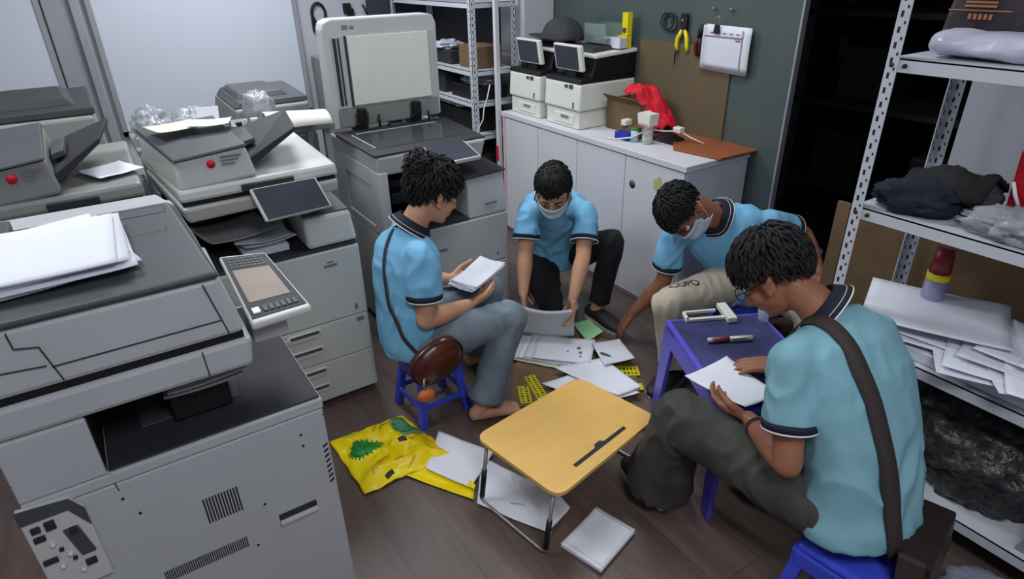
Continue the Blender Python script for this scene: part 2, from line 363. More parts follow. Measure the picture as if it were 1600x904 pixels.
# ================================================================ ADF copier builder (B and its twin D)
def adf_copier(dx,dy,dz,cm,label,sx=1):
    X=lambda v:.13+(v-.13)*sx+dx; Y_=lambda v:v+dy; Zz=lambda v:v+dz
    t=thing('photocopier',label,'photocopier',(X(.44),Y_(2.6),0))
    B=lambda m,n,x0,x1,y0,y1,z0,z1,bev=.005,p=t: bx(n,m,p,X(x0),X(x1),Y_(y0),Y_(y1),Zz(z0) if z0>.05 else z0,Zz(z1),bev)
    MB().box(X(.13),X(.755),Y_(2.31),Y_(2.88),.03,.715+dz,bev=.01).build('body_cabinet',cm,t)
    d=B(cm,'front_door',.135,.752,2.298,2.312,.405,.712)
    dr=B(cm,'paper_drawer',.135,.752,2.298,2.312,.225,.402); dr2=B(cm,'paper_drawer',.135,.752,2.298,2.312,.035,.222)
    for z,p in ((.375,dr),(.295,dr),(.19,dr2),(.11,dr2)):
        MB().prism([(X(.40)+.01,Zz(z-.02)),(X(.53),Zz(z-.022)),(X(.55),Zz(z)),(X(.54),Zz(z+.016)),(X(.42),Zz(z+.016)),(X(.40),Zz(z))],Y_(2.290),Y_(2.299),'y',bev=.003).build('drawer_handle','copier_b',p)
        MB().box(X(.42),X(.535),Y_(2.2885),Y_(2.291),Zz(z-.002),Zz(z+.011),bev=.001).build('handle_recess','slate',p)
    MB().box(X(.60),X(.655),Y_(2.296),Y_(2.2985),Zz(.645),Zz(.655)).box(X(.615),X(.64),Y_(2.296),Y_(2.2985),Zz(.662),Zz(.668)).box(X(.70),X(.712),Y_(2.296),Y_(2.2985),Zz(.43),Zz(.455)).box(X(.70),X(.73),Y_(2.296),Y_(2.2985),Zz(.37),Zz(.39)).build('printed_marks','ink',t)
    B('dark','output_tray',.135,.75,2.302,2.87,.716,.728)
    B(cm,'rear_column',.13,.75,2.74,2.88,.73,.93)
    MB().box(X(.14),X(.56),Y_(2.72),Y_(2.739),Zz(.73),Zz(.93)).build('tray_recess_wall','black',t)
    MB().hexa([(X(.555),Y_(2.302),Zz(.73)),(X(.755),Y_(2.302),Zz(.73)),(X(.755),Y_(2.70),Zz(.73)),(X(.555),Y_(2.70),Zz(.73)),(X(.555),Y_(2.31),Zz(.855)),(X(.742),Y_(2.31),Zz(.855)),(X(.742),Y_(2.70),Zz(.885)),(X(.555),Y_(2.70),Zz(.885))],.015).build('side_block',cm,t)
    MB().hexa([(X(.56),Y_(2.32),Zz(.857)),(X(.738),Y_(2.32),Zz(.857)),(X(.738),Y_(2.70),Zz(.886)),(X(.56),Y_(2.70),Zz(.886)),(X(.56),Y_(2.32),Zz(.862)),(X(.738),Y_(2.32),Zz(.862)),(X(.738),Y_(2.70),Zz(.893)),(X(.56),Y_(2.70),Zz(.893))],.002).build('side_block_top','slate',t)
    # scanner
    MB().hexa([(X(.175),Y_(2.28),Zz(.935)),(X(.70),Y_(2.28),Zz(.95)),(X(.72),Y_(2.88),Zz(.95)),(X(.125),Y_(2.88),Zz(.935)),(X(.165),Y_(2.26),Zz(.995)),(X(.70),Y_(2.26),Zz(1.00)),(X(.72),Y_(2.88),Zz(1.005)),(X(.115),Y_(2.88),Zz(.995))],.012).build('scanner_frame',cm,t)
    B('black','lid_gap',.17,.695,2.28,2.87,.996,1.012,.001)
    lid=MB().hexa([(X(.165),Y_(2.262),Zz(1.012)),(X(.705),Y_(2.262),Zz(1.016)),(X(.72),Y_(2.88),Zz(1.016)),(X(.115),Y_(2.88),Zz(1.012)),(X(.165),Y_(2.27),Zz(1.055)),(X(.70),Y_(2.27),Zz(1.06)),(X(.715),Y_(2.88),Zz(1.07)),(X(.115),Y_(2.88),Zz(1.06))],.012).build('document_cover',cm,t)
    MB().box(X(.36),X(.54),Y_(2.255),Y_(2.275),Zz(1.018),Zz(1.042),bev=.003).build('cover_grip','dark',lid)
    # feeder hump
    hp=MB().hexa([(X(.17),Y_(2.275),Zz(1.045)),(X(.425),Y_(2.275),Zz(1.06)),(X(.43),Y_(2.80),Zz(1.06)),(X(.115),Y_(2.80),Zz(1.045)),(X(.18),Y_(2.285),Zz(1.145)),(X(.405),Y_(2.285),Zz(1.165)),(X(.40),Y_(2.78),Zz(1.175)),(X(.12),Y_(2.78),Zz(1.16))],.012).build('feeder_hump',cm,lid)
    MB().hexa([(X(.173),Y_(2.275),Zz(1.147)),(X(.41),Y_(2.275),Zz(1.167)),(X(.40),Y_(2.77),Zz(1.177)),(X(.115),Y_(2.77),Zz(1.162)),(X(.176),Y_(2.28),Zz(1.156)),(X(.405),Y_(2.28),Zz(1.176)),(X(.395),Y_(2.77),Zz(1.19)),(X(.12),Y_(2.77),Zz(1.175))],.003).build('feeder_hump_top','slate',lid)
    MB().cyl((X(.285),Y_(2.2835),Zz(1.125)),(X(.285),Y_(2.277),Zz(1.125)),.0135,n=24).build('red_sticker','red',lid)
    mb=MB()
    for k in range(3): mb.box(X(.318),X(.385-.012*k),Y_(2.2775),Y_(2.284),Zz(1.139-.012*k),Zz(1.144-.012*k))
    mb.build('printed_marks','ink',lid)
    # dark feed tray rising to the right
    MB().hexa([(X(.415),Y_(2.33),Zz(1.075)),(X(.60),Y_(2.36),Zz(1.175)),(X(.66),Y_(2.70),Zz(1.175)),(X(.42),Y_(2.72),Zz(1.09)),(X(.415),Y_(2.33),Zz(1.11)),(X(.60),Y_(2.36),Zz(1.192)),(X(.66),Y_(2.70),Zz(1.192)),(X(.42),Y_(2.72),Zz(1.13))],.004).build('feed_tray','dark',lid)
    MB().hexa([(X(.42),Y_(2.42),Zz(1.13)),(X(.47),Y_(2.43),Zz(1.14)),(X(.48),Y_(2.62),Zz(1.145)),(X(.42),Y_(2.62),Zz(1.13)),(X(.42),Y_(2.42),Zz(1.15)),(X(.465),Y_(2.43),Zz(1.158)),(X(.475),Y_(2.62),Zz(1.162)),(X(.42),Y_(2.62),Zz(1.15))],.003).build('paper_guide','slate',lid)
    casters(t,(X(.20),X(.68)),(Y_(2.38),Y_(2.80)),.016)
    return t
tb=adf_copier(0,0,0,'copier_b','pale grey copier with a red sticker and a tilted dark screen')
# tilted touch screen of B
c0,c1,c2,c3=Vector((.40,2.165,.93)),Vector((.64,2.185,.93)),Vector((.612,2.243,1.03)),Vector((.38,2.238,1.03))
nrm=(c1-c0).cross(c3-c0).normalized()
ps=MB().hexa([c0-nrm*.018,c1-nrm*.018,c2-nrm*.018,c3-nrm*.018,c0,c1,c2,c3],.005).build('control_panel','copier_b',tb)
def ins(a,f): cc=(c0+c1+c2+c3)/4; return cc+(a-cc)*f
MB().hexa([ins(c,.93) for c in (c0,c1,c2,c3)]+[ins(c,.93)+nrm*.0015 for c in (c0,c1,c2,c3)]).build('touch_screen','screen',ps)
MB().box(.47,.57,2.24,2.30,.90,.94,bev=.004).build('panel_bracket','copier_b',tb)
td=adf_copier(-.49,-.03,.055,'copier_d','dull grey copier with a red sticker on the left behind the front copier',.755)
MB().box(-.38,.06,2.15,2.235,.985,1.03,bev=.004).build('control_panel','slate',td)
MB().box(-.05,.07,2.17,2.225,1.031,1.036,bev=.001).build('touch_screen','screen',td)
# ================================================================ COPIER C (lid open)
t=thing('photocopier','light grey copier with its scanner lid standing open','photocopier',(1.33,2.9,0))
MB().box(.985,1.665,2.62,3.22,.03,.56,bev=.008).build('body_cabinet','copier',t)
mb=MB()
MB().box(.99,1.66,2.606,2.62,.30,.556,bev=.004).build('front_door','copier',t)
pd=MB().box(.99,1.66,2.606,2.62,.035,.296,bev=.004).build('paper_drawer','copier',t)
MB().box(1.28,1.40,2.600,2.607,.19,.225,bev=.003).build('drawer_handle','slate',pd)
MB().box(1.25,1.30,2.6045,2.607,.43,.445).box(1.59,1.60,2.6045,2.607,.33,.35).box(1.58,1.62,2.6045,2.607,.25,.265).box(1.53,1.60,2.6045,2.607,.62,.63).build('printed_marks','ink',t)
MB().hexa([(1.44,2.612,.56),(1.665,2.612,.56),(1.665,3.1,.56),(1.44,3.1,.56),(1.44,2.625,.765),(1.655,2.625,.775),(1.655,3.1,.80),(1.44,3.1,.79)],.012).build('side_block','copier',t)
MB().hexa([(1.42,2.61,.768),(1.66,2.61,.778),(1.66,3.1,.803),(1.42,3.1,.795),(1.42,2.61,.776),(1.66,2.61,.786),(1.66,3.1,.812),(1.42,3.1,.804)],.003).build('side_block_top','dark',t)
MB().box(1.03,1.44,2.612,3.05,.561,.572,bev=.002).build('output_tray','dark',t)
MB().box(.985,1.035,2.612,2.72,.561,.88,bev=.008).box(.985,1.665,3.05,3.22,.561,.88,bev=.008).box(.985,1.02,2.72,3.05,.561,.60,bev=.003).box(.985,1.02,2.72,3.05,.80,.88,bev=.003).box(.99,1.0,2.72,3.05,.60,.80).build('rear_column','copier',t)
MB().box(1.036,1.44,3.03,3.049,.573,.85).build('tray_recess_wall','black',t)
MB().box(1.06,1.40,2.66,2.98,.70,.76,mx=None,bev=.01).box(1.04,1.44,2.72,3.03,.76,.80,bev=.004).build('inner_paper_shelf','black',t)
MB().hexa([(.99,2.62,.86),(1.53,2.62,.86),(1.57,3.2,.86),(.985,3.2,.86),(.985,2.60,.955),(1.545,2.60,.955),(1.60,3.2,.955),(.98,3.2,.955)],.012).build('scanner_frame','copier',t)
MB().hexa([(.975,2.60,.956),(1.55,2.615,.956),(1.60,3.12,.956),(.98,3.12,.956),(.975,2.60,.964),(1.55,2.615,.964),(1.60,3.12,.964),(.98,3.12,.964)],.002).build('scanner_bezel','dark',t)
MB().hexa([(1.03,2.70,.9645),(1.48,2.71,.9645),(1.50,3.02,.9645),(1.04,3.02,.9645),(1.03,2.70,.966),(1.48,2.71,.966),(1.50,3.02,.966),(1.04,3.02,.966)]).build('platen_glass','glass',t)
MB().box(1.06,1.5,3.03,3.036,.9645,.968).box(1.03,1.035,2.72,3.02,.9645,.968).build('glass_rail','copier',t)
for x in (1.13,1.43): MB().box(x-.035,x+.035,3.12,3.20,.956,1.01,bev=.006).box(x-.02,x+.02,3.085,3.13,1.0,1.07,bev=.004).build('lid_hinge','black',t)
for x,h in ((1.22,1.03),(1.27,.99),(1.50,1.01)): MB().cyl((x,3.11,.95),(x,3.11,h),.006).build('lid_pin','black',t)
lid=MB().prism([(.985,.975),(1.585,.985),(1.59,1.44),(1.575,1.475),(1.545,1.485),(1.04,1.485),(1.005,1.47),(.995,1.44)],3.13,3.23,'y',bev=.008).build('scanner_lid','copier',t)
MB().box(1.03,1.57,3.122,3.131,1.075,1.41,bev=.002).build('lid_inner_frame','copier_a',lid)
MB().box(1.105,1.53,3.116,3.123,1.085,1.405,bev=.002).build('platen_cushion','whiteplastic',lid)
MB().box(1.035,1.05,3.119,3.123,1.09,1.40).box(1.058,1.066,3.119,3.123,1.09,1.40).box(1.092,1.10,3.116,3.123,1.08,1.41).build('feeder_slots','dark',lid)
MB().box(1.02,1.57,3.122,3.131,.985,1.072,bev=.002).build('lid_lower_panel','copier_d',lid)
MB().box(1.10,1.17,3.119,3.123,.99,1.045).box(1.40,1.455,3.119,3.123,.99,1.06).build('hinge_pocket','slate',lid)
MB().box(1.09,1.12,3.1285,3.131,1.435,1.455).box(1.13,1.15,3.1285,3.131,1.435,1.45).build('printed_marks','ink',lid)
c0,c1,c2,c3=Vector((1.165,2.44,.925)),Vector((1.43,2.45,.925)),Vector((1.43,2.61,.965)),Vector((1.215,2.61,.965))
nrm=(c1-c0).cross(c3-c0).normalized()
ps=MB().hexa([c0-nrm*.02,c1-nrm*.02,c2-nrm*.02,c3-nrm*.02,c0,c1,c2,c3],.005).build('control_panel','copier_b',t)
MB().hexa([ins(c,.92) for c in (c0,c1,c2,c3)]+[ins(c,.92)+nrm*.0015 for c in (c0,c1,c2,c3)]).build('touch_screen','screen',ps)
MB().box(1.2,1.42,2.56,2.62,.90,.945,bev=.004).build('panel_bracket','copier',t)
casters(t,(1.05,1.6),(2.7,3.12),.016)
# ================================================================ rear machines
def rear_copier(x0,x1,y0,y1,zt,label,cm,top):
    t=thing('photocopier',label,'photocopier',((x0+x1)/2,(y0+y1)/2,0))
    MB().box(x0,x1,y0,y1,.03,zt-.22,bev=.01).build('body_cabinet',cm,t)
    MB().box(x0+.02,x1-.02,y0+.02,y1-.02,zt-.219,zt-.205).build('lid_gap','black',t)
    l=MB().hexa([(x0,y0,zt-.205),(x1,y0,zt-.205),(x1,y1,zt-.205),(x0,y1,zt-.205),(x0+.03,y0+.02,zt-.07),(x1-.02,y0+.02,zt-.07),(x1-.02,y1-.02,zt-.06),(x0+.03,y1-.02,zt-.06)],.01).build('document_cover',cm,t)
    MB().hexa([(x0+.03,y0+.05,zt-.068),(x1-.01,y0+.05,zt-.068),(x1-.01,y1-.05,zt-.058),(x0+.03,y1-.05,zt-.058),(x0+.06,y0+.06,zt-.04),(x1-.01,y0+.06,zt-.04),(x1-.01,y1-.06,zt-.02),(x0+.06,y1-.06,zt-.02)],.006).build('feeder_tray',top,l)
    MB().hexa([(x0+.06,y0+.12,zt-.04),(x0+.32,y0+.12,zt-.04),(x0+.30,y1-.1,zt-.02),(x0+.06,y1-.1,zt-.02),(x0+.08,y0+.14,zt-.01),(x0+.29,y0+.14,zt-.01),(x0+.27,y1-.12,zt),(x0+.08,y1-.12,zt)],.006).build('feeder_hump',top,l)
    casters(t,(x0+.06,x1-.06),(y0+.06,y1-.06),.016)
    return t
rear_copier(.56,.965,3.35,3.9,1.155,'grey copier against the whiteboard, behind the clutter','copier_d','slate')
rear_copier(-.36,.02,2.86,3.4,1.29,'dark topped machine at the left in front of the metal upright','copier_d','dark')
# ================================================================ white storage cabinet
t=thing('storage_cabinet','long white laminate storage cabinet against the dark glass wall','cabinet',(2.5,2.78,0))
MB().box(2.29,2.725,1.985,3.585,.0,.80).build('carcass','white',t)
MB().box(2.265,2.73,1.975,3.60,.801,.832,bev=.003).build('cabinet_top','white',t)
for i,(a,b) in enumerate(((1.99,2.395),(2.40,2.80),(2.805,3.19),(3.195,3.585))):
    d=MB().box(2.272,2.29,a,b,.03,.795,bev=.002).build('cabinet_door','white',t)
    if i==0:
        tag(d,'white door with a yellow green stain'); st=MB(); pts=[(2.15+.035*math.cos(k*.52)*(1+.25*math.sin(k*2.3)),.70+.04*math.sin(k*.52)*(1+.2*math.cos(k*1.7))) for k in range(12)]
        st.prism(pts,2.2705,2.2722,'x').build('stain',mat('yellow green stain',(178,180,120),.7),d)
    if i==1:
        pass
MB().cyl((2.2712,2.335,.655),(2.285,2.335,.655),.022,n=24).build('door_lock_hole','slate',t)
MB().box(2.266,2.2715,3.56,3.585,.03,.80).build('pink_edge_strip',mat('pinkish edge strip',(214,178,184),.6),t)
# thin upright post at the left end of the cabinet
t=thing('upright_panel','thin white upright panel with a red tab at the left end of the white cabinet','panel',(2.23,3.615,0))
MB().box(2.24,2.27,3.602,3.63,0,1.9,bev=.002).build('board','white',t)
MB().box(2.235,2.2395,3.603,3.629,.50,.60).build('red_tab','red',t)
# ================================================================ two white desktop printers
def desk_printer(y0,label,idx):
    t=thing('desktop_printer',label,'printer',(2.53,y0+.17,.833),'white desktop printers on the cabinet')
    y1=y0+.335
    MB().box(2.325,2.715,y0+.012,y1-.012,.834,.935,bev=.006).build('paper_cassette','whiteplastic',t)
    MB().box(2.318,2.3265,y0+.06,y1-.09,.855,.91,bev=.003).build('cassette_front','whiteplastic',t)
    MB().box(2.315,2.3195,y0+.10,y1-.16,.885,.903,bev=.002).build('cassette_grip','copier_d',t)
    MB().hexa([(2.312,y0,.937),(2.735,y0,.937),(2.735,y1,.937),(2.312,y1,.937),(2.322,y0,1.088),(2.735,y0,1.088),(2.735,y1,1.088),(2.322,y1,1.088)],.012).build('printer_body','whiteplastic',t)
    MB().box(2.31,2.3165,y0+.05,y0+.058,.95,.985).box(2.315,2.322,y0+.07,y0+.10,1.058,1.078).box(2.315,2.322,y0+.115,y0+.14,1.06,1.076).build('printed_marks','slate',t)
    MB().hexa([(2.318,y0+.003,1.089),(2.73,y0+.003,1.089),(2.73,y1-.003,1.089),(2.318,y1-.003,1.089),(2.325,y0+.003,1.112),(2.73,y0+.003,1.112),(2.73,y1-.003,1.112),(2.325,y1-.003,1.112)],.004).hexa([(2.40,y0+.003,1.112),(2.73,y0+.003,1.112),(2.73,y1-.003,1.112),(2.40,y1-.003,1.112),(2.43,y0+.003,1.215),(2.735,y0+.003,1.23),(2.735,y1-.003,1.23),(2.43,y1-.003,1.215)],.006).build('scanner_unit','black',t)
    MB().hexa([(2.42,y0-.002,1.216),(2.735,y0-.002,1.231),(2.735,y1+.002,1.231),(2.42,y1+.002,1.216),(2.42,y0,1.236),(2.735,y0,1.252),(2.735,y1,1.252),(2.42,y1,1.236)],.005).build('scanner_lid','whiteplastic',t)
    MB().hexa([(2.45,y0+.06,1.238),(2.65,y0+.06,1.25),(2.65,y1-.02,1.25),(2.45,y1-.02,1.238),(2.47,y0+.08,1.262),(2.64,y0+.08,1.272),(2.64,y1-.03,1.272),(2.47,y1-.03,1.262)],.006).build('document_feeder','dark',t)
    a=y0+.035
    tb=MB().hexa([(2.362,a,1.145),(2.384,a,1.15),(2.384,a+.25,1.15),(2.362,a+.25,1.145),(2.338,a,1.285),(2.36,a,1.29),(2.36,a+.25,1.29),(2.338,a+.25,1.285)],.005).build('tablet_screen','whiteplastic',t)
    MB().hexa([(2.3595,a+.03,1.153),(2.3625,a+.03,1.153),(2.3625,a+.238,1.153),(2.3595,a+.238,1.153),(2.3375,a+.03,1.277),(2.3405,a+.03,1.277),(2.3405,a+.238,1.277),(2.3375,a+.238,1.277)]).build('display','screen',tb)
    MB().box(2.375,2.42,a+.08,a+.17,1.11,1.18,bev=.004).build('tablet_stand','black',t)
    return t
desk_printer(2.845,'white desktop printer nearer the camera, with yellow and clear boxes on top',0)
desk_printer(3.235,'white desktop printer at the far end of the cabinet, with a dark cap on top',1)
# cap
CS=1.2
t=thing('baseball_cap','dark grey baseball cap lying on the far desktop printer','cap',(2.55,3.35,1.274))
def capf(u,v):
    th=2*PI*u; ph=PI/2*v; r=.105*math.cos(ph)**.8 if v<1 else 0
    return Vector((2.56+r*math.cos(th)*1.05*CS,3.33+r*math.sin(th)*CS,1.274+.125*math.sin(ph)+.004*math.sin(6*th)*math.cos(ph)))
MB().grid(capf,36,12).build('crown','greycloth',t,weld=True,solid=.003)
def brim(u,v):
    a=(u-.5)*2.1; r=.11+.095*v
    return Vector((2.56-r*math.sin(a)*.55-r*math.cos(a)*.75,3.34-r*math.sin(a)*.7+r*math.cos(a)*.65,1.292+.012*v-.012*(abs(u-.5)*2)**2))
MB().grid(brim,16,5).build('brim','greycloth',t,solid=.004)
t=thing('plastic_box','clear plastic box holding dark odds and ends on the nearer desktop printer','box',(2.62,3.02,1.275))
MB().box(2.56,2.70,2.93,3.12,1.276,1.278).box(2.56,2.562,2.93,3.12,1.278,1.38).box(2.698,2.70,2.93,3.12,1.278,1.38).box(2.562,2.698,2.93,2.932,1.278,1.38).box(2.562,2.698,3.118,3.12,1.278,1.38).build('clear_walls',mat('clear acrylic',(180,200,200),.1,trans=.7,alpha=.35),t)
MB().grid(lambda u,v:Vector((2.566+.128*u,2.936+.178*v,1.285+.03*abs(fbm((u*3,v*3,1),1.3)))),14,14).build('contents','greencloth' if 'greencloth' in M else mat('dark green odds and ends',(60,84,76),.6,var=.5,scale=40),t,solid=.002)
t=thing('carton','small yellow and white carton standing on the nearer desktop printer','box',(2.68,2.89,1.253))
MB().box(2.665,2.70,2.865,2.91,1.32,1.44,bev=.001).build('yellow_box','yellow2',t)
MB().box(2.66,2.70,2.863,2.935,1.2535,1.318,bev=.001).build('white_base','yellow2',t)
MB().box(2.658,2.6645,2.875,2.90,1.335,1.36).box(2.655,2.66,2.895,2.915,1.28,1.30).build('printed_marks','slate',t)
t=tag(bx('storage_box','whitefilm',None,2.60,2.655,2.85,2.98,1.254,1.312,.003),'low frosted white box in front of the yellow carton','box')
# olive backing board + things hanging on the wall
tag(bx('backing_board','olive',None,2.7295,2.7385,2.17,2.82,.834,1.30,.002),'olive brown board leaning on the glass wall above the cabinet','board')
tag(MB().prism([(2.47,1.95),(2.76,1.945),(2.735,2.52),(2.43,2.22)],.8335,.845,'z',bev=.002).build('wooden_board','rust'),'orange brown wooden board lying on the near end of the cabinet','board')
t=thing('cable_coil','coil of black cable hanging on the dark glass wall','cable',(2.725,2.61,1.36))
mb=MB()
for k,(dy,dz,r) in enumerate(((0,0,.05),(.02,.004,.046),(-.018,-.006,.042))): mb.tube([(2.728-.004*k,2.60+dy+r*math.cos(a*PI/12),1.40+dz+r*.9*math.sin(a*PI/12)) for a in range(24)],.0035,6,closed=True)
mb.build('coiled_wire','black',t)
MB().tube([(2.73,2.645,1.445),(2.71,2.645,1.45),(2.71,2.645,1.46)],.003).build('hook','steel',t)
t=thing('pliers','yellow handled crimping pliers hanging on the dark glass wall','pliers',(2.72,2.49,1.24))
MB().prism([(2.475,1.36),(2.515,1.36),(2.522,1.42),(2.515,1.45),(2.48,1.45),(2.472,1.42)],2.715,2.733,'x',bev=.003).build('jaws','black',t)
MB().cyl((2.712,2.503,1.415),(2.715,2.503,1.415),.007,n=14).build('pivot','steel',t)
MB().tube([(2.72,2.505,1.37),(2.72,2.53,1.33),(2.72,2.535,1.29),(2.72,2.525,1.265)],[.009,.011,.011,.008]).build('handle','yellow2',t)
MB().tube([(2.72,2.485,1.37),(2.72,2.468,1.33),(2.72,2.462,1.29),(2.72,2.458,1.265)],[.009,.011,.011,.008]).build('handle','yellow2',t)
MB().tube([(2.715,2.528,1.265),(2.715,2.535,1.24),(2.715,2.535,1.19)],[.007,.004,.002]).build('tool_tip','black',t)
t=thing('pliers','black and dark red pliers partly behind the hanging papers','pliers',(2.72,2.39,1.24))
MB().tube([(2.72,2.365,1.40),(2.72,2.375,1.37),(2.72,2.385,1.34)],[.012,.016,.01]).build('jaws','black',t)
MB().tube([(2.72,2.39,1.34),(2.72,2.40,1.31),(2.72,2.40,1.28),(2.72,2.39,1.25)],[.007,.009,.009,.006]).build('handle',mat('dark red grip',(90,20,28),.4),t)
MB().tube([(2.72,2.38,1.34),(2.72,2.375,1.31),(2.72,2.372,1.28),(2.72,2.378,1.25)],[.007,.009,.009,.006]).build('handle',mat('dark red grip b',(70,18,24),.4),t)
t=thing('clipped_papers','thick pad of printed papers hanging from a clip on the glass wall','papers',(2.72,2.21,1.18))
for k in range(5):
    a=.012*math.sin(k*2.1)
    y0,y1,z0,z1=2.075-a*.5-.004*k,2.345-a,1.185+.004*k,1.405-.002*k
    MB().grid(lambda u,v,k=k,y0=y0,y1=y1,z0=z0,z1=z1:Vector((2.727-.005*k-.004*math.sin(v*PI)-.002*u,y0+(y1-y0)*u,z0+(z1-z0)*v+.006*(u-.5))),8,8).build('sheet','paper' if k%2 else 'paper2',t,solid=.001)
mb=MB()
mb.box(2.6995,2.7005,2.10,2.335,1.352,1.358).box(2.6995,2.7005,2.098,2.103,1.20,1.39)
for k in range(5): mb.box(2.6995,2.7005,2.12+.04*k,2.14+.04*k,1.37,1.374)
mb.box(2.6995,2.7005,2.11,2.14,1.34,1.346).box(2.6995,2.7005,2.12,2.33,1.205,1.209)
mb.build('printed_lines',mat('faded pink grey print',(150,120,135),.8),t)
MB().prism([(2.235,1.37),(2.275,1.37),(2.268,1.41),(2.242,1.41)],2.690,2.700,'x',bev=.002).build('binder_clip','black',t)
MB().tube([(2.692,2.245,1.405),(2.69,2.24,1.44),(2.70,2.255,1.45),(2.69,2.27,1.44),(2.692,2.265,1.405)],.002).build('clip_wire','steel',t)
for y,l in ((2.20,'right'),(2.31,'left')):
    MB().tube([(2.738,y,1.475),(2.715,y,1.47),(2.712,y,1.485)],.0035).build('wall_hook','steel',t)
# open carton, red cloth, cups and small things on the cabinet
t=thing('cardboard_box','open brown cardboard box behind the desktop printer on the cabinet','box',(2.60,2.69,.834))
mb=MB().box(2.50,2.68,2.55,2.82,.834,.838).box(2.50,2.504,2.55,2.82,.838,1.0).box(2.676,2.68,2.55,2.82,.838,1.0).box(2.504,2.676,2.55,2.554,.838,1.0).box(2.504,2.676,2.816,2.82,.838,1.0)
mb.build('box_walls','cardboard',t)
MB().hexa([(2.46,2.55,1.03),(2.463,2.55,1.033),(2.463,2.82,1.033),(2.46,2.82,1.03),(2.50,2.55,1.0),(2.504,2.55,1.003),(2.504,2.82,1.003),(2.50,2.82,1.0)]).build('box_flap','cardboard',t)
def red(u,v):
    y=2.66-.20*v-.05*(u-.5)*(1+v); z=1.09-.02*v-.17*max(0,v-.45)**1.0*2.1; x=2.50+.16*u+.03*v
    n=fbm((u*2.2,v*3.5,3),1.6)
    return Vector((x,y,z+.03*n-.05*(abs(u-.45)*2)**2))
t=tag(MB().grid(red,30,30).build('red_cloth','redfab',None,solid=.006),'bright red cloth bag hanging over the open cardboard box','cloth')
t=thing('plastic_cup','clear plastic cup with pale green drink stacked under a white carton','cup',(2.42,2.40,.833))
def lathe(prof,c,n=24):
    return MB().loft([((c[0],c[1],z),(r,0,0),(0,r,0)) for r,z in prof],n,False)
lathe([(.026,.835),(.034,.93),(.0345,.93),(.033,.93),(.025,.838)],(2.42,2.40)).build('cup_wall',mat('clear cup plastic',(225,232,228),.15,trans=.6,alpha=.5),t)
MB().cyl((2.42,2.40,.836),(2.42,2.40,.875),.0245,.028).build('drink',mat('pale green drink',(205,215,175),.3),t)
t=thing('small_carton','small white and pink paper carton standing on the clear cup','box',(2.42,2.40,.935))
MB().prism([(2.36,.932),(2.44,.932),(2.45,.99),(2.425,1.0),(2.40,.99),(2.355,.995)],2.385,2.45,'x',bev=.002).build('carton_body','whiteplastic',t)
MB().box(2.383,2.3855,2.368,2.435,.935,.945).build('pink_band',mat('pink band',(220,150,160),.6),t)
t=thing('small_box','small blue and brown box lying on the cabinet beside the clear cup','box',(2.42,2.56,.833))
MB().box(2.37,2.42,2.50,2.60,.8335,.87,mx=at((0,0,0)),bev=.002).build('blue_side',mat('deep blue print',(36,44,160),.45),t)
MB().box(2.425,2.50,2.49,2.61,.8335,.895,bev=.002).build('brown_side','cardboard',t)
tag(bx('white_sachet','whiteplastic',None,2.41,2.46,2.56,2.60,.896,.93,.006),'small crumpled white sachet on the blue and brown box','packet')
t=thing('glue_bottle','small pale blue plastic jar next to the clear cup','jar',(2.40,2.475,.833))
MB().cyl((2.40,2.475,.8335),(2.40,2.475,.895),.022,.02).build('jar_body',mat('pale blue jar',(170,190,205),.4),t); MB().cyl((2.40,2.475,.896),(2.40,2.475,.905),.021,.02).build('jar_lid','green',t)
t=tag(MB().grid(lambda u,v:Vector((2.50+.13*u,2.28+.20*v,.836+.035*math.sin(PI*u)*math.sin(PI*v)*(1+.5*fbm((u*4,v*4,2),1.5)))),14,14).build('black_pouch','black',None,solid=.004),'black pouch lying behind the clear cup on the cabinet','pouch')
t=thing('white_cable','white cable with a plug trailing over the cabinet top','cable',(2.45,2.4,.834))
MB().tube([(2.32,2.64,.838),(2.34,2.56,.838),(2.37,2.47,.86),(2.44,2.41,.905),(2.50,2.36,.895),(2.55,2.30,.90),(2.58,2.24,.87),(2.60,2.17,.85)],.004).build('wire','whiteplastic',t)
MB().box(2.53,2.57,2.28,2.33,.89,.92,bev=.006).build('plug','whiteplastic',t)
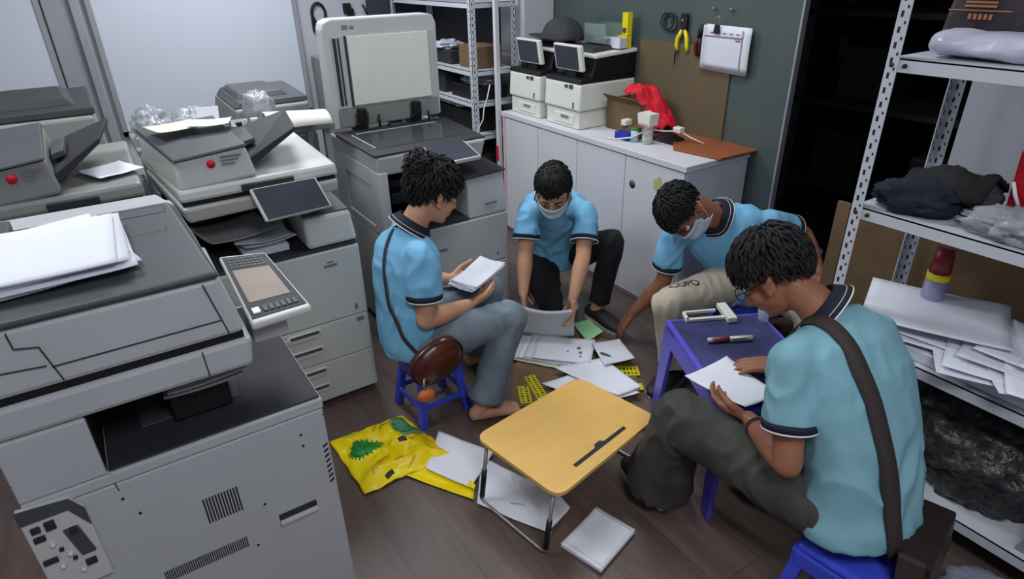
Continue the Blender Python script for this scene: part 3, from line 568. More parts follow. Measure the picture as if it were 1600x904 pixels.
# ================================================================ slotted steel shelving (right) and at the back
def angle_post(name,x,y,sx,sy,z1,t,w=.036):
    p=MB().box(x,x+sx*w,y,y+sy*.003,0.0,z1).box(x,x+sx*.003,y,y+sy*w,0.0,z1).build(name,'shelf',t)
    mb=MB(); k=0; z=.03
    while z<z1-.02:
        mb.box(x-sx*.0006,x+sx*.0036,y+sy*.012,y+sy*.019,z,z+.016); mb.box(x+sx*.012,x+sx*.019,y-sy*.0006,y+sy*.0036,z,z+.016)
        mb.box(x-sx*.0006,x+sx*.0036,y+sy*.025,y+sy*.030,z+.022,z+.030); mb.box(x+sx*.025,x+sx*.030,y-sy*.0006,y+sy*.0036,z+.022,z+.030)
        z+=.04
    tag(mb.build('slots','hole',p),kind='stuff')
    return p
def rack(label,x0,x1,y0,y1,zs,z1,th=.036):
    t=thing('steel_shelving_rack',label,'shelf',((x0+x1)/2,(y0+y1)/2,0))
    for (x,sx) in ((x0,1),(x1,-1)):
        for (y,sy) in ((y0,1),(y1,-1)): angle_post('post',x,y,sx,sy,z1,t)
    for z in zs:
        s=MB().box(x0+.004,x1-.004,y0+.004,y1-.004,z-.004,z).box(x0+.004,x0+.007,y0+.004,y1-.004,z-th,z).box(x1-.007,x1-.004,y0+.004,y1-.004,z-th,z).box(x0+.004,x1-.004,y0+.004,y0+.007,z-th,z).box(x0+.004,x1-.004,y1-.007,y1-.004,z-th,z).build('shelf_board','shelf',t)
        for dy in (.02,.055):
            MB().cyl((x0-.003,y1-dy,z-th/2),(x0+.004,y1-dy,z-th/2),.006,n=10).build('bolt','hole',s)
    return t
rack('white slotted steel shelving rack on the right behind the nearest man',1.90,2.35,-.35,.985,(.135,.575,1.01,1.445),2.25)
rack('white slotted steel shelving rack at the back beside the open scanner lid',2.12,2.46,3.70,4.92,(.30,.66,.88,1.08,1.485),2.2,.03)
# things on the back rack
items=[('cardboard_box','cardboard',(2.20,2.40,3.78,4.02,1.081,1.22),'olive cardboard box on the upper shelf of the back rack','box'),
('cardboard_box','dark',(2.18,2.40,4.1,4.4,1.081,1.17),'dark box on the upper shelf of the back rack','box'),
('black_case','black',(2.17,2.42,3.76,4.1,.881,.97),'black case on the middle shelf of the back rack','case'),
('black_case','dark',(2.17,2.42,4.2,4.6,.881,1.02),'charcoal case deeper along the middle shelf of the back rack','case'),
('black_case','black',(2.16,2.42,3.8,4.5,.661,.80),'long black case on the lower shelf of the back rack','case'),
('black_case','dark',(2.16,2.42,3.8,4.5,.301,.50),'charcoal case on the bottom shelf of the back rack','case')]
for n,m,b,l,c in items: tag(bx(n,m,None,*b,.006),l,c)
def crumple(name,m,c,size,label,cat,seed=0,amp=.25,res=26,flat=True,parent=None,fs=2.2,solid=0):
    """a crumpled closed bag or cloth bundle resting on c.z"""
    def fn(u,v):
        th=2*PI*u; ph=PI*(v-.5); d=Vector((math.cos(ph)*math.cos(th),math.cos(ph)*math.sin(th),math.sin(ph)))
        n=noise.fractal(d*fs+Vector((seed*7.1,seed*3.3,1)),.8,2.1,4); rg=1+amp*n*1.6+amp*.5*(1-abs(noise.noise(d*fs*1.8+Vector((seed,2,3))))*3)
        p=Vector((d.x*size[0]*rg,d.y*size[1]*rg,d.z*size[2]*rg))
        z=p.z+size[2]*.7
        return Vector((c[0]+p.x,c[1]+p.y,c[2]+max(.001,z)))
    o=MB().grid(fn,res*2,res).build(name,m,parent,weld=True)
    if label: tag(o,label,cat)
    return o
crumple('plastic_bag','whitefilm',(2.26,4.28,1.172),(.10,.12,.03),'white plastic bag on the dark box of the back rack','bag',1)
crumple('plastic_bag','bagfilm',(2.28,3.9,.971),(.09,.14,.045),'clear plastic bag on the middle shelf of the back rack','bag',2)
crumple('white_packet','whitefilm',(2.26,4.15,.801),(.09,.25,.035),'white wrapped packet on the lower shelf of the back rack','packet',3)
t=thing('hanging_cable','thin white cable hanging beside the back rack','cable',(2.2,3.64,.3))
MB().tube([(2.22,3.655,1.0),(2.20,3.66,.92),(2.17,3.66,.85),(2.16,3.66,.78),(2.12,3.665,.72),(2.11,3.665,.6),(2.11,3.665,.34)],.004).build('wire','whiteplastic',t)
# dark hooks on the back wall between whiteboard and rack
for i,(x,z,l) in enumerate(((1.58,1.40,'black headphones hanging on the back wall'),(1.80,1.42,'small black clip hanging on the back wall left of the two tiny hooks'),(1.93,1.41,'tiny dark hook on the back wall, the left one'),(2.04,1.40,'tiny dark hook on the back wall, the right one'))):
    if i==0:
        o=MB().tube([(x+.05*math.cos(a*PI/10),4.985,z+.07*math.sin(a*PI/10)) for a in range(20)],.010,8,closed=True).box(x-.06,x-.035,4.96,4.995,z-.12,z-.02,bev=.004).build('headphones','black'); c='headphones'
    elif i==1: o=MB().box(x-.03,x+.03,4.97,4.998,z-.03,z+.04,bev=.006).box(x+.0,x+.05,4.975,4.998,z-.06,z+.0,bev=.004).build('hanging_clip','black'); c='clip'
    else: o=MB().tube([(x,4.998,z+.03),(x,4.97,z+.02),(x+.01,4.965,z-.02),(x+.02,4.97,z-.03)],.009).build('wall_hook','dark'); c='hook'
    tag(o,l,c)
tag(bx('grey_cabinet','copier_d',None,1.46,1.85,4.5,4.95,0,1.12,.006),'grey metal cabinet against the back wall behind the open scanner lid','cabinet')
# ---------------- on the right rack
t=thing('film_roll','bundle of milky plastic film on the top shelf of the right rack','plastic film',(2.02,.5,1.446))
def roll(u,v):
    y=.93-1.2*v; th=2*PI*u; e=min(1,(v*30)**.35,((1-v)*30)**.35) if 0<v<1 else .02
    r=.038*e*(1+.14*noise.noise(Vector((th,y*9,1)))+.10*noise.noise(Vector((math.cos(th)*2,math.sin(th)*2,y*22))))
    return Vector((2.02+1.9*r*math.cos(th),y,1.447+.036+r*math.sin(th)*.95))
MB().grid(roll,40,90).build('film','whitefilm',t,weld=True)
t=thing('dark_parcel','dark plastic wrapped parcel with orange lettering on the top shelf','parcel',(2.2,.5,1.446))
MB().hexa([(2.12,-.1,1.448),(2.32,-.1,1.448),(2.32,.965,1.448),(2.12,.975,1.448),(2.15,-.1,1.75),(2.31,-.1,1.75),(2.31,.94,1.75),(2.15,.95,1.75)],.02).build('parcel_body',mat('dark wrapped parcel',(52,46,50),.3,rgb2=(36,34,38),scale=9,bump=.5,bscale=12),t)
mb=MB()
for k,(y0,y1,z0,z1) in enumerate([(.84,.92,1.566,1.572),(.84,.92,1.576,1.581),(.80,.96,1.556,1.559)]): mb.box(2.128,2.134,y0,y1,z0,z1)
for k,yy in enumerate([.90,.887,.874,.861,.848]): mb.box(2.126,2.134,yy-.004,yy+.004,1.535,1.549)
mb.build('orange_print',mat('dull orange print',(170,110,80),.6),t)
crumple('navy_jacket','navycloth',(2.02,.855,1.011),(.10,.115,.05),'folded navy cloth on the second shelf, left end of the right rack','cloth',4,amp=.12)
t=tag(MB().grid(lambda u,v:Vector((2.12+.16*(v-.5)+.02*math.sin(u*6),.94-.25*u,1.03+.075*math.sin(PI*v)**.7*(1-.15*u)*(.75+.25*math.sin(u*PI))+.045*u+.02*fbm((u*3,v*3,5),1.5))),30,20).build('black_trousers','blackcloth',None,solid=.012),'folded black garment lying on the navy cloth','garment')
crumple('grey_pouch','greycloth',(2.12,.735,1.011),(.075,.06,.055),'dark grey padded pouch on the second shelf of the right rack','pouch',6,amp=.12)
crumple('plastic_bag','bagfilm',(1.975,.57,1.012),(.055,.12,.045),'clear crumpled plastic bag at the front of the second shelf','bag',8,amp=.3)
t=thing('red_packet','red snack packet standing upright on the second shelf','packet',(2.08,.48,1.011))
MB().hexa([(2.10,.46,1.012),(2.15,.46,1.012),(2.15,.655,1.012),(2.10,.655,1.012),(2.10,.46,1.22),(2.12,.46,1.22),(2.12,.665,1.22),(2.10,.665,1.22)],.008).build('packet_body',mat('red foil',(190,20,36),.3,rgb2=(140,12,26),scale=12,bump=.4,bscale=25),t)
MB().tube([(2.095,.655,1.13),(2.088,.64,1.10),(2.093,.62,1.06)],.005).build('white_print','paper',t)
crumple('film_wrap','bagfilm',(2.09,.46,1.011),(.05,.09,.03),'clear film packet under the red packet','bag',9,amp=.3)
t=tag(MB().box(2.40,2.415,.15,1.30,.02,.83,bev=.002).build('cardboard_sheet','cardboard'),'large brown cardboard sheet standing behind the right rack','cardboard')
t=thing('spray_bottle','pale blue and red spray can standing behind the paper stack','spray can',(2.2,.80,.576))
MB().cyl((2.20,.80,.577),(2.20,.80,.74),.034,n=24).build('can_body',mat('lilac can label',(150,150,190),.4),t)
MB().cyl((2.20,.80,.741),(2.20,.80,.765),.035,n=24).build('yellow_ring','yellow2',t)
MB().cyl((2.20,.80,.766),(2.20,.80,.85),.033,.026,n=24).build('red_cap',mat('dark red cap',(120,22,34),.4),t)
# loose paper stacks on third shelf
def sheet(name,c,L,W,rz,z,m,curl=.0,seed=0,parent=None,tilt=0,th=.001,drape=None):
    R=Matrix.Rotation(rz,3,'Z')
    def fn(u,v):
        p=R@Vector(((u-.5)*L,(v-.5)*W,0)); k=curl*((u-.5)**2*4*.6+(v-.5)**2*4*.4)
        zz=z+k+.002*noise.noise(Vector((u*3,v*3,seed*5.1)))+tilt*u
        q=Vector((c[0]+p.x,c[1]+p.y,zz))
        if drape: q=drape(q,u,v)
        return q
    return MB().grid(fn,12,12).build(name,m,parent,solid=th)
t=thing('paper_stack','large fanned stack of white papers on the third shelf of the right rack','papers',(2.08,.60,.576))
MB().box(1.93,2.25,.30,.86,.577,.615,bev=.003).build('stack_core','paper2',t)
rn=random.Random(3)
fan=[((2.08,.70),.30,.42,.25,.625),((2.10,.72),.30,.42,.12,.632),((2.00,.52),.26,.30,.5,.628),((2.03,.50),.28,.30,.35,.638),((2.08,.46),.28,.32,.2,.65),((2.12,.42),.28,.32,.05,.66),((2.00,.40),.24,.26,.6,.64),((1.98,.36),.24,.24,.4,.652),((2.10,.74),.32,.40,.4,.668),((2.12,.30),.3,.34,.1,.672)]
for k,(c,L,W,rz,z) in enumerate(fan): sheet('sheet',c,L,W,rz,z,'paper' if k%2 else 'paper2',.012,k,t,0,.002)
crumple('black_plastic_bag','darkbag',(2.10,.50,.136),(.15,.24,.17),'dark translucent bag full of scraps under the paper stack','bag',11,amp=.10,res=40,fs=3)
crumple('green_bag',mat('dark teal bag',(36,58,60),.4,bump=.4,bscale=20),(2.24,.80,.136),(.07,.12,.20),'dark teal bag beside the scrap bag on the bottom shelf','bag',12,amp=.15)
crumple('grey_bag','greycloth',(2.08,.10,.136),(.13,.14,.16),'grey bag at the near end of the bottom shelf','bag',13,amp=.15)
tag(MB().hexa([(1.93,.26,.136),(1.95,.26,.136),(1.95,.29,.136),(1.93,.29,.136),(1.93,.16,.50),(1.95,.16,.50),(1.95,.19,.50),(1.93,.19,.50)],.002).build('metal_strut','metal'),'leaning grey metal strut on the bottom shelf','metal bar')
crumple('floor_bag',mat('grey lilac bag',(120,120,140),.5,bump=.3),(1.78,.22,.001),(.10,.16,.06),'grey plastic bag on the floor under the right rack','bag',14,amp=.1)
# dark room beyond the glass: faint rack and boxes
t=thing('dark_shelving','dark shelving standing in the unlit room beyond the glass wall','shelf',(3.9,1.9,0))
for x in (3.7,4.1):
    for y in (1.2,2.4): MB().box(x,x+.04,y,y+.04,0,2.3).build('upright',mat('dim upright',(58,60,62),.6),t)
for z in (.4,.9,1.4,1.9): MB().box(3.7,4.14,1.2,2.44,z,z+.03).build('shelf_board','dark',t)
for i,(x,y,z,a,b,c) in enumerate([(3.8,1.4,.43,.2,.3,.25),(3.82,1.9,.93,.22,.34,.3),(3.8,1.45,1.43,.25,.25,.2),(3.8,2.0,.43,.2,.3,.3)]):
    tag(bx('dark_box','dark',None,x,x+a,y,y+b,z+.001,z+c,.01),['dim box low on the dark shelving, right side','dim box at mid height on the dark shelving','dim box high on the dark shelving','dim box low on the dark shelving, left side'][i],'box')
# ================================================================ clutter on and behind the copiers
t=thing('side_table','grey side table squeezed between the rear copiers, covered in clutter','table',(.35,3.1,0))
bx('table_top','copier_d',t,.11,.93,2.93,3.30,1.035,1.06)
for x in (.13,.88):
    for y in (2.95,3.25): bx('leg','metal',t,x,x+.03,y,y+.03,0,1.034,.002)
crumple('plastic_bag','bagfilm',(.20,3.12,1.061),(.075,.11,.075),'clear plastic bag at the left end of the cluttered side table','bag',21,amp=.14)
crumple('plastic_bag','bagfilm',(.36,3.14,1.061),(.09,.12,.06),'clear plastic bag in the middle of the cluttered side table','bag',22,amp=.16)
crumple('plastic_bag','whitefilm',(.17,3.02,1.061),(.035,.04,.025),'small white crumpled bag in front of the clear bag','bag',23,amp=.3)
crumple('plastic_bag','bagfilm',(.66,3.18,1.061),(.07,.07,.08),'clear plastic bag leaning on the rear copier','bag',24,amp=.12)
tag(bx('black_pad','slate',None,.24,.31,3.16,3.22,1.19,1.21,.003),'small dark slab on top of the clear bags','box') if False else None
t=thing('circuit_board','pile of printer circuit parts on the cluttered side table','electronics',(.55,3.02,1.061))
MB().box(.44,.70,2.94,3.10,1.0615,1.068,bev=.001).build('board_base','dark',t)
rn=random.Random(5)
for k in range(14):
    x=.45+rn.random()*.22; y=2.95+rn.random()*.12; a=.01+rn.random()*.025
    MB().box(x,x+a,y,y+a*.8,1.0685,1.075+rn.random()*.03,bev=.001).build('component',rn.choice(['white','slate','black','copier_d','whiteplastic']),t)
t=thing('paper_pad','upright white printed card among the clutter','paper',(.41,2.98,1.061))
MB().hexa([(.36,2.97,1.062),(.44,2.97,1.062),(.44,2.974,1.062),(.36,2.974,1.062),(.37,3.02,1.18),(.46,3.02,1.18),(.46,3.024,1.18),(.37,3.024,1.18)]).build('card','paper',t)
tag(MB().grid(lambda u,v:Vector((.63+.25*u,2.90+.16*v-.10*u,1.075+.06*math.sin(PI*v)**.6*(1-.25*u)+.012*u)),20,14).build('paper_roll','whiteplastic',None,solid=.004),'white curved sheet bundle lying left of the open copier','paper')
o=sheet('loose_sheet',(.24,2.60),.17,.15,.25,1.196,'cream_paper',.006,3); tag(o,'cream sheet of paper lying on the stickered copier hump','paper')
o=sheet('loose_sheet',(.35,2.56),.14,.12,-.3,1.203,'paper2',.005,4); tag(o,'white sheet partly over the cream sheet on the copier hump','paper')
t=thing('tray_papers','white and grey papers lying in the output tray of the stickered copier','papers',(.4,2.5,.73))
sheet('sheet',(.34,2.50),.26,.24,.2,.80,'copier',.02,5,t); sheet('sheet',(.42,2.46),.20,.2,-.1,.775,'paper',.02,6,t); sheet('sheet',(.43,2.45),.2,.18,.12,.765,'paper2',.015,8,t)
MB().box(.33,.50,2.36,2.55,.73,.757,bev=.003).build('paper_block','paper2',t)
o=sheet('loose_sheet',(.0,2.40),.14,.16,.4,1.127,'paper',.004,7); tag(o,'small white sheet on the left copier behind the front one','paper')
crumple('crumpled_tape','whitefilm',(-.10,2.50,1.14),(.025,.03,.015),'scrap of clear tape on the left copier','plastic scrap',31,amp=.3)
# papers on copier A
t=thing('paper_stack','crooked pile of white papers on the dark lid of the nearest copier','papers',(-.18,1.58,1.149))
rn=random.Random(11)
for k in range(9):
    sheet('sheet',(-.20+rn.uniform(-.02,.02),1.575+rn.uniform(-.02,.02)),.36,.33,.10+rn.uniform(-.15,.10),1.1535+.0035*k,'paper' if k%3 else 'paper2',.006,k,t,0,.0025)
t=thing('paper_stack','papers sticking out of the output tray of the nearest copier','papers',(.05,1.5,.757))
for k in range(4): sheet('sheet',(.055+.006*k,1.455+.006*k),.17,.16,.06*k-.1,.845+.008*k,'copier' if k%2 else 'copier_d',.008,k+20,t,.01,.002)
MB().box(-.03,.10,1.42,1.60,.7595,.84,bev=.006).build('paper_block','black',t)
# ================================================================ people
def remesh(mb,name,m,parent,vox,smooth=4,disp=None,cuts=()):
    bm=mb.bm; bmesh.ops.recalc_face_normals(bm,faces=bm.faces)
    me=bpy.data.meshes.new(name); bm.to_mesh(me); bm.free()
    tmp=bpy.data.objects.new('tmp',me); col.objects.link(tmp)
    a=tmp.modifiers.new('r','REMESH'); a.mode='VOXEL'; a.voxel_size=vox; a.use_smooth_shade=True
    if smooth: b=tmp.modifiers.new('s','SMOOTH'); b.factor=.5; b.iterations=smooth
    dg=bpy.context.evaluated_depsgraph_get(); me2=bpy.data.meshes.new_from_object(tmp.evaluated_get(dg))
    bpy.data.objects.remove(tmp); me2.materials.clear(); me2.name=name
    if disp:
        ns=[v.normal.copy() for v in me2.vertices]
        for v,n in zip(me2.vertices,ns): v.co+=n*disp(v.co,n)
    for p in me2.polygons: p.use_smooth=True
    return finish(name,me2,m,parent)
def folds(amp,s=9,seed=0,foc=()):
    def f(p,n):
        q=Vector((p.x*s,p.y*s,p.z*s*.6))+Vector((seed,seed*.7,0))
        q+=Vector((noise.noise(q*.7),noise.noise(q*.7+Vector((5,1,2))),noise.noise(q*.7+Vector((2,8,4)))))*.8
        r=1-abs(noise.noise(q))*3.2
        k=.45
        for c,rad in foc: k+=max(0,1-(p-Vector(c)).length/rad)*1.2
        return amp*k*r
    return f
def V3(*a): return Vector(a)
def ik(a,b,l1,l2,pole):
    a=Vector(a);b=Vector(b);d=b-a;L=d.length
    if L>=(l1+l2)*.995: s=L/((l1+l2)*.985); l1*=s;l2*=s
    x=(l1*l1-l2*l2+L*L)/(2*L); h=math.sqrt(max(0,l1*l1-x*x)); u=d.normalized(); p=Vector(pole); p=(p-u*p.dot(u)).normalized()
    return a+u*x+p*h
def limb(mb,pts,rs,n=16):
    P=[Vector(p) for p in pts]; Q=[];R=[]
    for i in range(len(P)-1):
        for k in range(4):
            t=k/4; Q.append(P[i].lerp(P[i+1],t)); R.append(rs[i]*(1-t)+rs[i+1]*t)
    Q.append(P[-1]);R.append(rs[-1]); mb.tube(Q,R,n)
    for p,r in zip(P,rs): mb.ball(p,r*.985,seg=16,ring=10)
def hand(mb,w,F,Np,side,curl=.5,spread=.16,thumb=.6,s=1.0,curls=None):
    """w wrist, F finger direction, Np the way the palm faces, side=+1/-1 thumb side"""
    w=Vector(w);F=Vector(F).normalized();Np=Vector(Np);Np=(Np-F*Np.dot(F)).normalized();T=F.cross(Np)*side
    nails=[]
    kn=[]
    for i in range(4):
        o=(1.5-i)*.0195*s; k=w+F*(.088-.004*abs(i-1))*s+T*o; kn.append(k)
        mb.tube([w+T*o*.55+F*.004*s,w+F*.045*s+T*o*.9-Np*.002,k],[.0145*s,.0135*s,.0115*s],8); mb.ball(k,.0112*s,seg=8,ring=6)
    for i in range(4):
        L=[.070,.079,.073,.057][i]*s; c=(curls[i] if curls else curl)
        d=(F+T*spread*(1.5-i)/1.5*.7).normalized(); p=kn[i]; pts=[p]; ang=c*.7
        for j,fr in enumerate((.45,.31,.24)):
            dd=(d*math.cos(ang)+Np*math.sin(ang)).normalized(); p=p+dd*L*fr; pts.append(p); ang+=c*(.9 if j==0 else .7)
        mb.tube(pts,[.0102*s,.0092*s,.0085*s,.0066*s],8); 
        for q,r in zip(pts,[.0102,.0092,.0085,.0068]): mb.ball(q,r*s,seg=8,ring=6)
    b=w+F*.022*s+T*.022*s+Np*.004; d1=(F*.62+T*.72+Np*.25*thumb).normalized(); d2=(F*.85+T*.30+Np*.45*thumb).normalized()
    p1=b+d1*.040*s; p2=p1+d2*.032*s; p3=p2+(d2+Np*.25*thumb).normalized()*.024*s
    mb.tube([b,p1,p2,p3],[.0150*s,.0122*s,.0105*s,.0078*s],8)
    for q,r in ((b,.0145),(p1,.0120),(p2,.0104),(p3,.0080)): mb.ball(q,r*s,seg=8,ring=6)
    return kn
def basis(F,U):
    F=Vector(F).normalized(); U=Vector(U); U=(U-F*U.dot(F)).normalized(); R=F.cross(U)
    return Matrix(((R.x,F.x,U.x),(R.y,F.y,U.y),(R.z,F.z,U.z)))      # local x right, y forward, z up
def head(mb,c,B,s=1.0):
    c=Vector(c); P=lambda x,y,z:c+B@Vector((x,y,z))*s
    b=lambda x,y,z,r:mb.ball(P(x,y,z),tuple(q*s for q in (r if isinstance(r,tuple) else (r,r,r))),mx=B,seg=20,ring=14)
    b(0,-.012,.032,(.074,.093,.086)); b(0,.022,-.028,(.062,.067,.078)); b(0,.035,-.072,(.047,.047,.034)); b(0,.066,-.090,(.022,.018,.016))
    b(.042,.052,-.030,(.022,.026,.026)); b(-.042,.052,-.030,(.022,.026,.026))
    mb.tube([P(0,.082,.012),P(0,.094,-.010),P(0,.104,-.028)],[.008*s,.010*s,.013*s],8); b(.011,.094,-.031,.009); b(-.011,.094,-.031,.009); b(0,.103,-.028,.011)
    b(.031,.077,.022,(.024,.011,.007)); b(-.031,.077,.022,(.024,.011,.007))
    b(0,.086,-.055,(.024,.009,.006)); b(0,.084,-.066,(.021,.009,.007))
    for sg in (1,-1):
        b(.073*sg,-.006,-.008,(.010,.019,.031)); b(.080*sg,-.012,.004,(.006,.016,.020)); b(.077*sg,.002,-.030,(.006,.009,.012))
    return P
def hair(c,B,m,parent,s=1.0,seed=1,locks=420,llen=.05,front=.050,side=-.012,back=-.085,lift=.006,fringe=0,puff=1.0,bun=None,messy=.35):
    rn=random.Random(seed); c=Vector(c); mb=MB()
    def lowz(y,ax):
        if y>.045: return front
        if y>-.02: return side+(front-side)*max(0,(y-.0)/.045)*.6
        return back+(side-back)*max(0,min(1,(y+.10)/.08))
    def inreg(d):
        p=Vector((d.x*.08,d.y*.10-.012,d.z*.092+.032)); return p.z-lowz(p.y,abs(p.x))
    def fn(u,v):
        th=2*PI*u; ph=PI*v; d=Vector((math.sin(ph)*math.cos(th),math.sin(ph)*math.sin(th),math.cos(ph)))
        k=max(0,min(1,inreg(d)/.016+.4)); n=noise.noise(d*5+Vector((seed,0,0)))*.05+noise.noise(d*14+Vector((seed,3,0)))*.03
        f=(.84+.20*k*puff)+n*k
        p=Vector((d.x*.0805*f,d.y*.100*f-.012,d.z*.0925*f+.032))
        return c+B@p*s
    mb.grid(fn,56,36)
    k=0
    while k<locks:
        th=rn.uniform(0,2*PI); z=rn.uniform(-.9,1); r=math.sqrt(1-z*z); d=Vector((r*math.cos(th),r*math.sin(th),z))
        if inreg(d)<.004: continue
        k+=1
        p=Vector((d.x*.083,d.y*.103-.012,d.z*.0955+.032))*1.0
        crown=Vector((.012,-.045,.118)); fl=(p-crown); nrm=Vector((d.x/.083,d.y/.103,d.z/.0955)).normalized()
        fl=fl-nrm*fl.dot(nrm); 
        if fl.length<1e-4: continue
        fl=(fl.normalized()+Vector((rn.uniform(-1,1),rn.uniform(-1,1),rn.uniform(-1,1)))*messy).normalized(); fl=(fl-nrm*fl.dot(nrm)).normalized()
        L=llen*rn.uniform(.6,1.15)
        if inreg(d)<.03: L*=.5
        if fringe and d.y>.3: L*=1+fringe
        li=lift*rn.uniform(.3,1.8)
        q1=p+fl*L*.5+nrm*(li*.7-.5*(L*.5)**2/.09*.6); q2=p+fl*L+nrm*(li-.5*L*L/.09*.8)
        a=c+B@(p*puff)*s; mb.tube([a,c+B@(q1*puff)*s,c+B@(q2*puff)*s],[.0055*s,.0048*s,.0008*s],5,caps=False)
    if bun:
        bc,br=bun; bc=Vector(bc)
        def bf(u,v):
            th=2*PI*u;ph=PI*v; d=Vector((math.sin(ph)*math.cos(th),math.sin(ph)*math.sin(th),math.cos(ph))); r=br*(1+.25*noise.noise(d*3+Vector((9,seed,1)))+.12*noise.noise(d*9))
            return c+B@(bc+Vector((d.x*r,d.y*r,d.z*r*.9)))*s
        mb.grid(bf,28,20)
        for k in range(160):
            d=Vector((rn.gauss(0,1),rn.gauss(0,1),rn.gauss(0,1))).normalized(); t=d.cross(Vector((rn.gauss(0,1),rn.gauss(0,1),rn.gauss(0,1)))).normalized()
            L=rn.uniform(.02,.05); p=bc+d*br; mb.tube([c+B@(p)*s,c+B@(p+t*L*.5+d*.006)*s,c+B@(p+t*L+d*rn.uniform(-.01,.012))*s],[.004,.0035,.0006],5,caps=False)
    return mb.build('hair',m,parent)
def ring(mb,c,ax,r0,r1,h0,h1,n=28,ov=1.0):
    """band around axis ax centred on c from h0 to h1"""
    ax=Vector(ax).normalized(); a=ax.orthogonal().normalized(); b=ax.cross(a); c=Vector(c)
    V=[];N=n
    for (r,h) in ((r0,h0),(r1,h1),(r1-.006,h1),(r0-.006,h0)):
        for k in range(N): t=2*PI*k/N; V.append(c+ax*h+(a*math.cos(t)+b*math.sin(t))*r)
    fs=[(i*N+k,i*N+(k+1)%N,((i+1)%4)*N+(k+1)%N,((i+1)%4)*N+k) for i in range(4) for k in range(N)]
    mb.geom(V,fs,True)
def person(spec):
    g=spec.get; name='person'
    P=Vector(g('pelvis')); N=Vector(g('neck')); S=Vector(g('side')).normalized()           # side: towards the person's own left
    t=thing(name,g('label'),'person',(P.x,P.y,0))
    sk=g('skin','skin'); HB=basis(*g('hface')); Hc=Vector(g('head'))
    spine=(N-P).normalized(); fwd=S.cross(spine).normalized()*-1
    fwd=spine.cross(S).normalized()*-1 if False else (S.cross(spine)).normalized()
    # person's front: left x up -> front
    if fwd.dot(Vector(g('front')))<0: fwd=-fwd
    C=(P+N)/2-fwd*g('arch',.06)
    def sp(q): return P*(1-q)**2+C*2*q*(1-q)+N*q*q
    def tan(q): return ((C-P)*(1-q)*2+(N-C)*2*q).normalized()
    hipS=Vector(g('hipside',g('side'))).normalized()
    def frame(q):
        tt=tan(q); s=(hipS*(1-q)+S*q); s=(s-tt*s.dot(tt)).normalized(); f=s.cross(tt).normalized()
        if f.dot(fwd)<0: f=-f
        return tt,s,f
    w=g('width',1.0)
    shL=Vector(g('shl')); shR=Vector(g('shr'))
    hipL=P+hipS*.088-Vector((0,0,.005)); hipR=P-hipS*.088-Vector((0,0,.005))
    elL=Vector(g('ell')); elR=Vector(g('elr')); wrL=Vector(g('wrl')); wrR=Vector(g('wrr'))
    knL=Vector(g('knl')); knR=Vector(g('knr')); anL=Vector(g('anl')); anR=Vector(g('anr'))
    # ---- body (one continuous skin surface)
    mb=MB(); head(mb,Hc,HB)
    nb=Hc+HB@Vector((0,-.022,-.055))
    limb(mb,[nb,nb.lerp(N,.5),N-tan(1)*.03],[.050,.051,.062],16)
    secs=[]
    for q,rx,ry in ((0,.12,.09),(.3,.11,.085),(.6,.13,.09),(.85,.13,.075),(.97,.08,.055)):
        tt,s,f=frame(q); secs.append((sp(q),s*rx*w,f*ry))
    mb.loft(secs,24)
    for sh,el,wr,hd in ((shL,elL,wrL,g('handl')),(shR,elR,wrR,g('handr'))):
        limb(mb,[N.lerp(sh,.5)-tan(1)*.05,sh,sh.lerp(el,.5),el],[.042,.040,.041,.037])
        m1=el.lerp(wr,.3); limb(mb,[el,m1,el.lerp(wr,.75),wr],[.037,.040,.030,.0235])
        hand(mb,wr,**hd)
    for h,k,a,ft in ((hipL,knL,anL,g('footl')),(hipR,knR,anR,g('footr'))):
        limb(mb,[h,h.lerp(k,.5),k,k.lerp(a,.35),a],[.065,.058,.045,.045,.032])
        ft=Vector(ft).normalized(); gz=Vector((0,0,1)); hl=Vector((a.x,a.y,.035))-ft*.035; ball_=Vector((a.x,a.y,.022))+ft*.10; toe=Vector((a.x,a.y,.018))+ft*.155
        limb(mb,[a,hl],[.032,.030]); sd=gz.cross(ft)
        mb.loft([(hl-ft*.02+gz*.0,sd*.028,gz*.028),(Vector((a.x,a.y,.036))+ft*.03,sd*.034,gz*.034),(ball_+gz*.006,sd*.044,gz*.024),(toe,sd*.036,gz*.014)],16)
    remesh(mb,'body',sk,t,.0046,3)
    # ---- eyes
    for sg in (1,-1):
        e=MB().ball(Hc+HB@Vector((.031*sg,.0735,.004)),.0125,seg=14,ring=10).build('eye','eyew',t)
        MB().ball(Hc+HB@Vector((.031*sg,.0835,.001)),.0055,seg=10,ring=8).build('iris','black',e)
        MB().tube([Hc+HB@Vector(((.014)*sg,.0905,.026)),Hc+HB@Vector((.031*sg,.0905,.031)),Hc+HB@Vector((.050*sg,.076,.026))],[.0025,.004,.002],6).build('eyebrow','hair',t)
    hair(Hc,HB,g('hairm','hair'),t,**g('hair',{}))
    # ---- shirt
    sm=g('shirtm','shirt'); mb=MB(); secs=[]
    for q,rx,ry in ((-.10,.172,.135),(0,.170,.132),(.2,.160,.122),(.45,.163,.118),(.68,.178,.120),(.84,.174,.102),(.93,.140,.080),(1.0,.074,.066)):
        tt,s,f=frame(max(0,q)); c=sp(q) if q>=0 else P+tan(0)*(q*(N-P).length)
        secs.append((c,s*rx*w*g('rxs',1),f*ry))
    mb.loft(secs,32)
    tt,s,f=frame(.9)
    bands=[]
    for sh,el in ((shL,elL),(shR,elR)):
        d=(el-sh).normalized(); L=(el-sh).length; e=sh+d*L*g('sleeve',.62)
        limb(mb,[N.lerp(sh,.35)-tan(1)*.042,sh],[.060,.052])
        mb.tube([sh-d*.01,sh.lerp(e,.3),sh.lerp(e,.7),e],[.054,.058,.062,.066],24)
        bands.append((e,d))
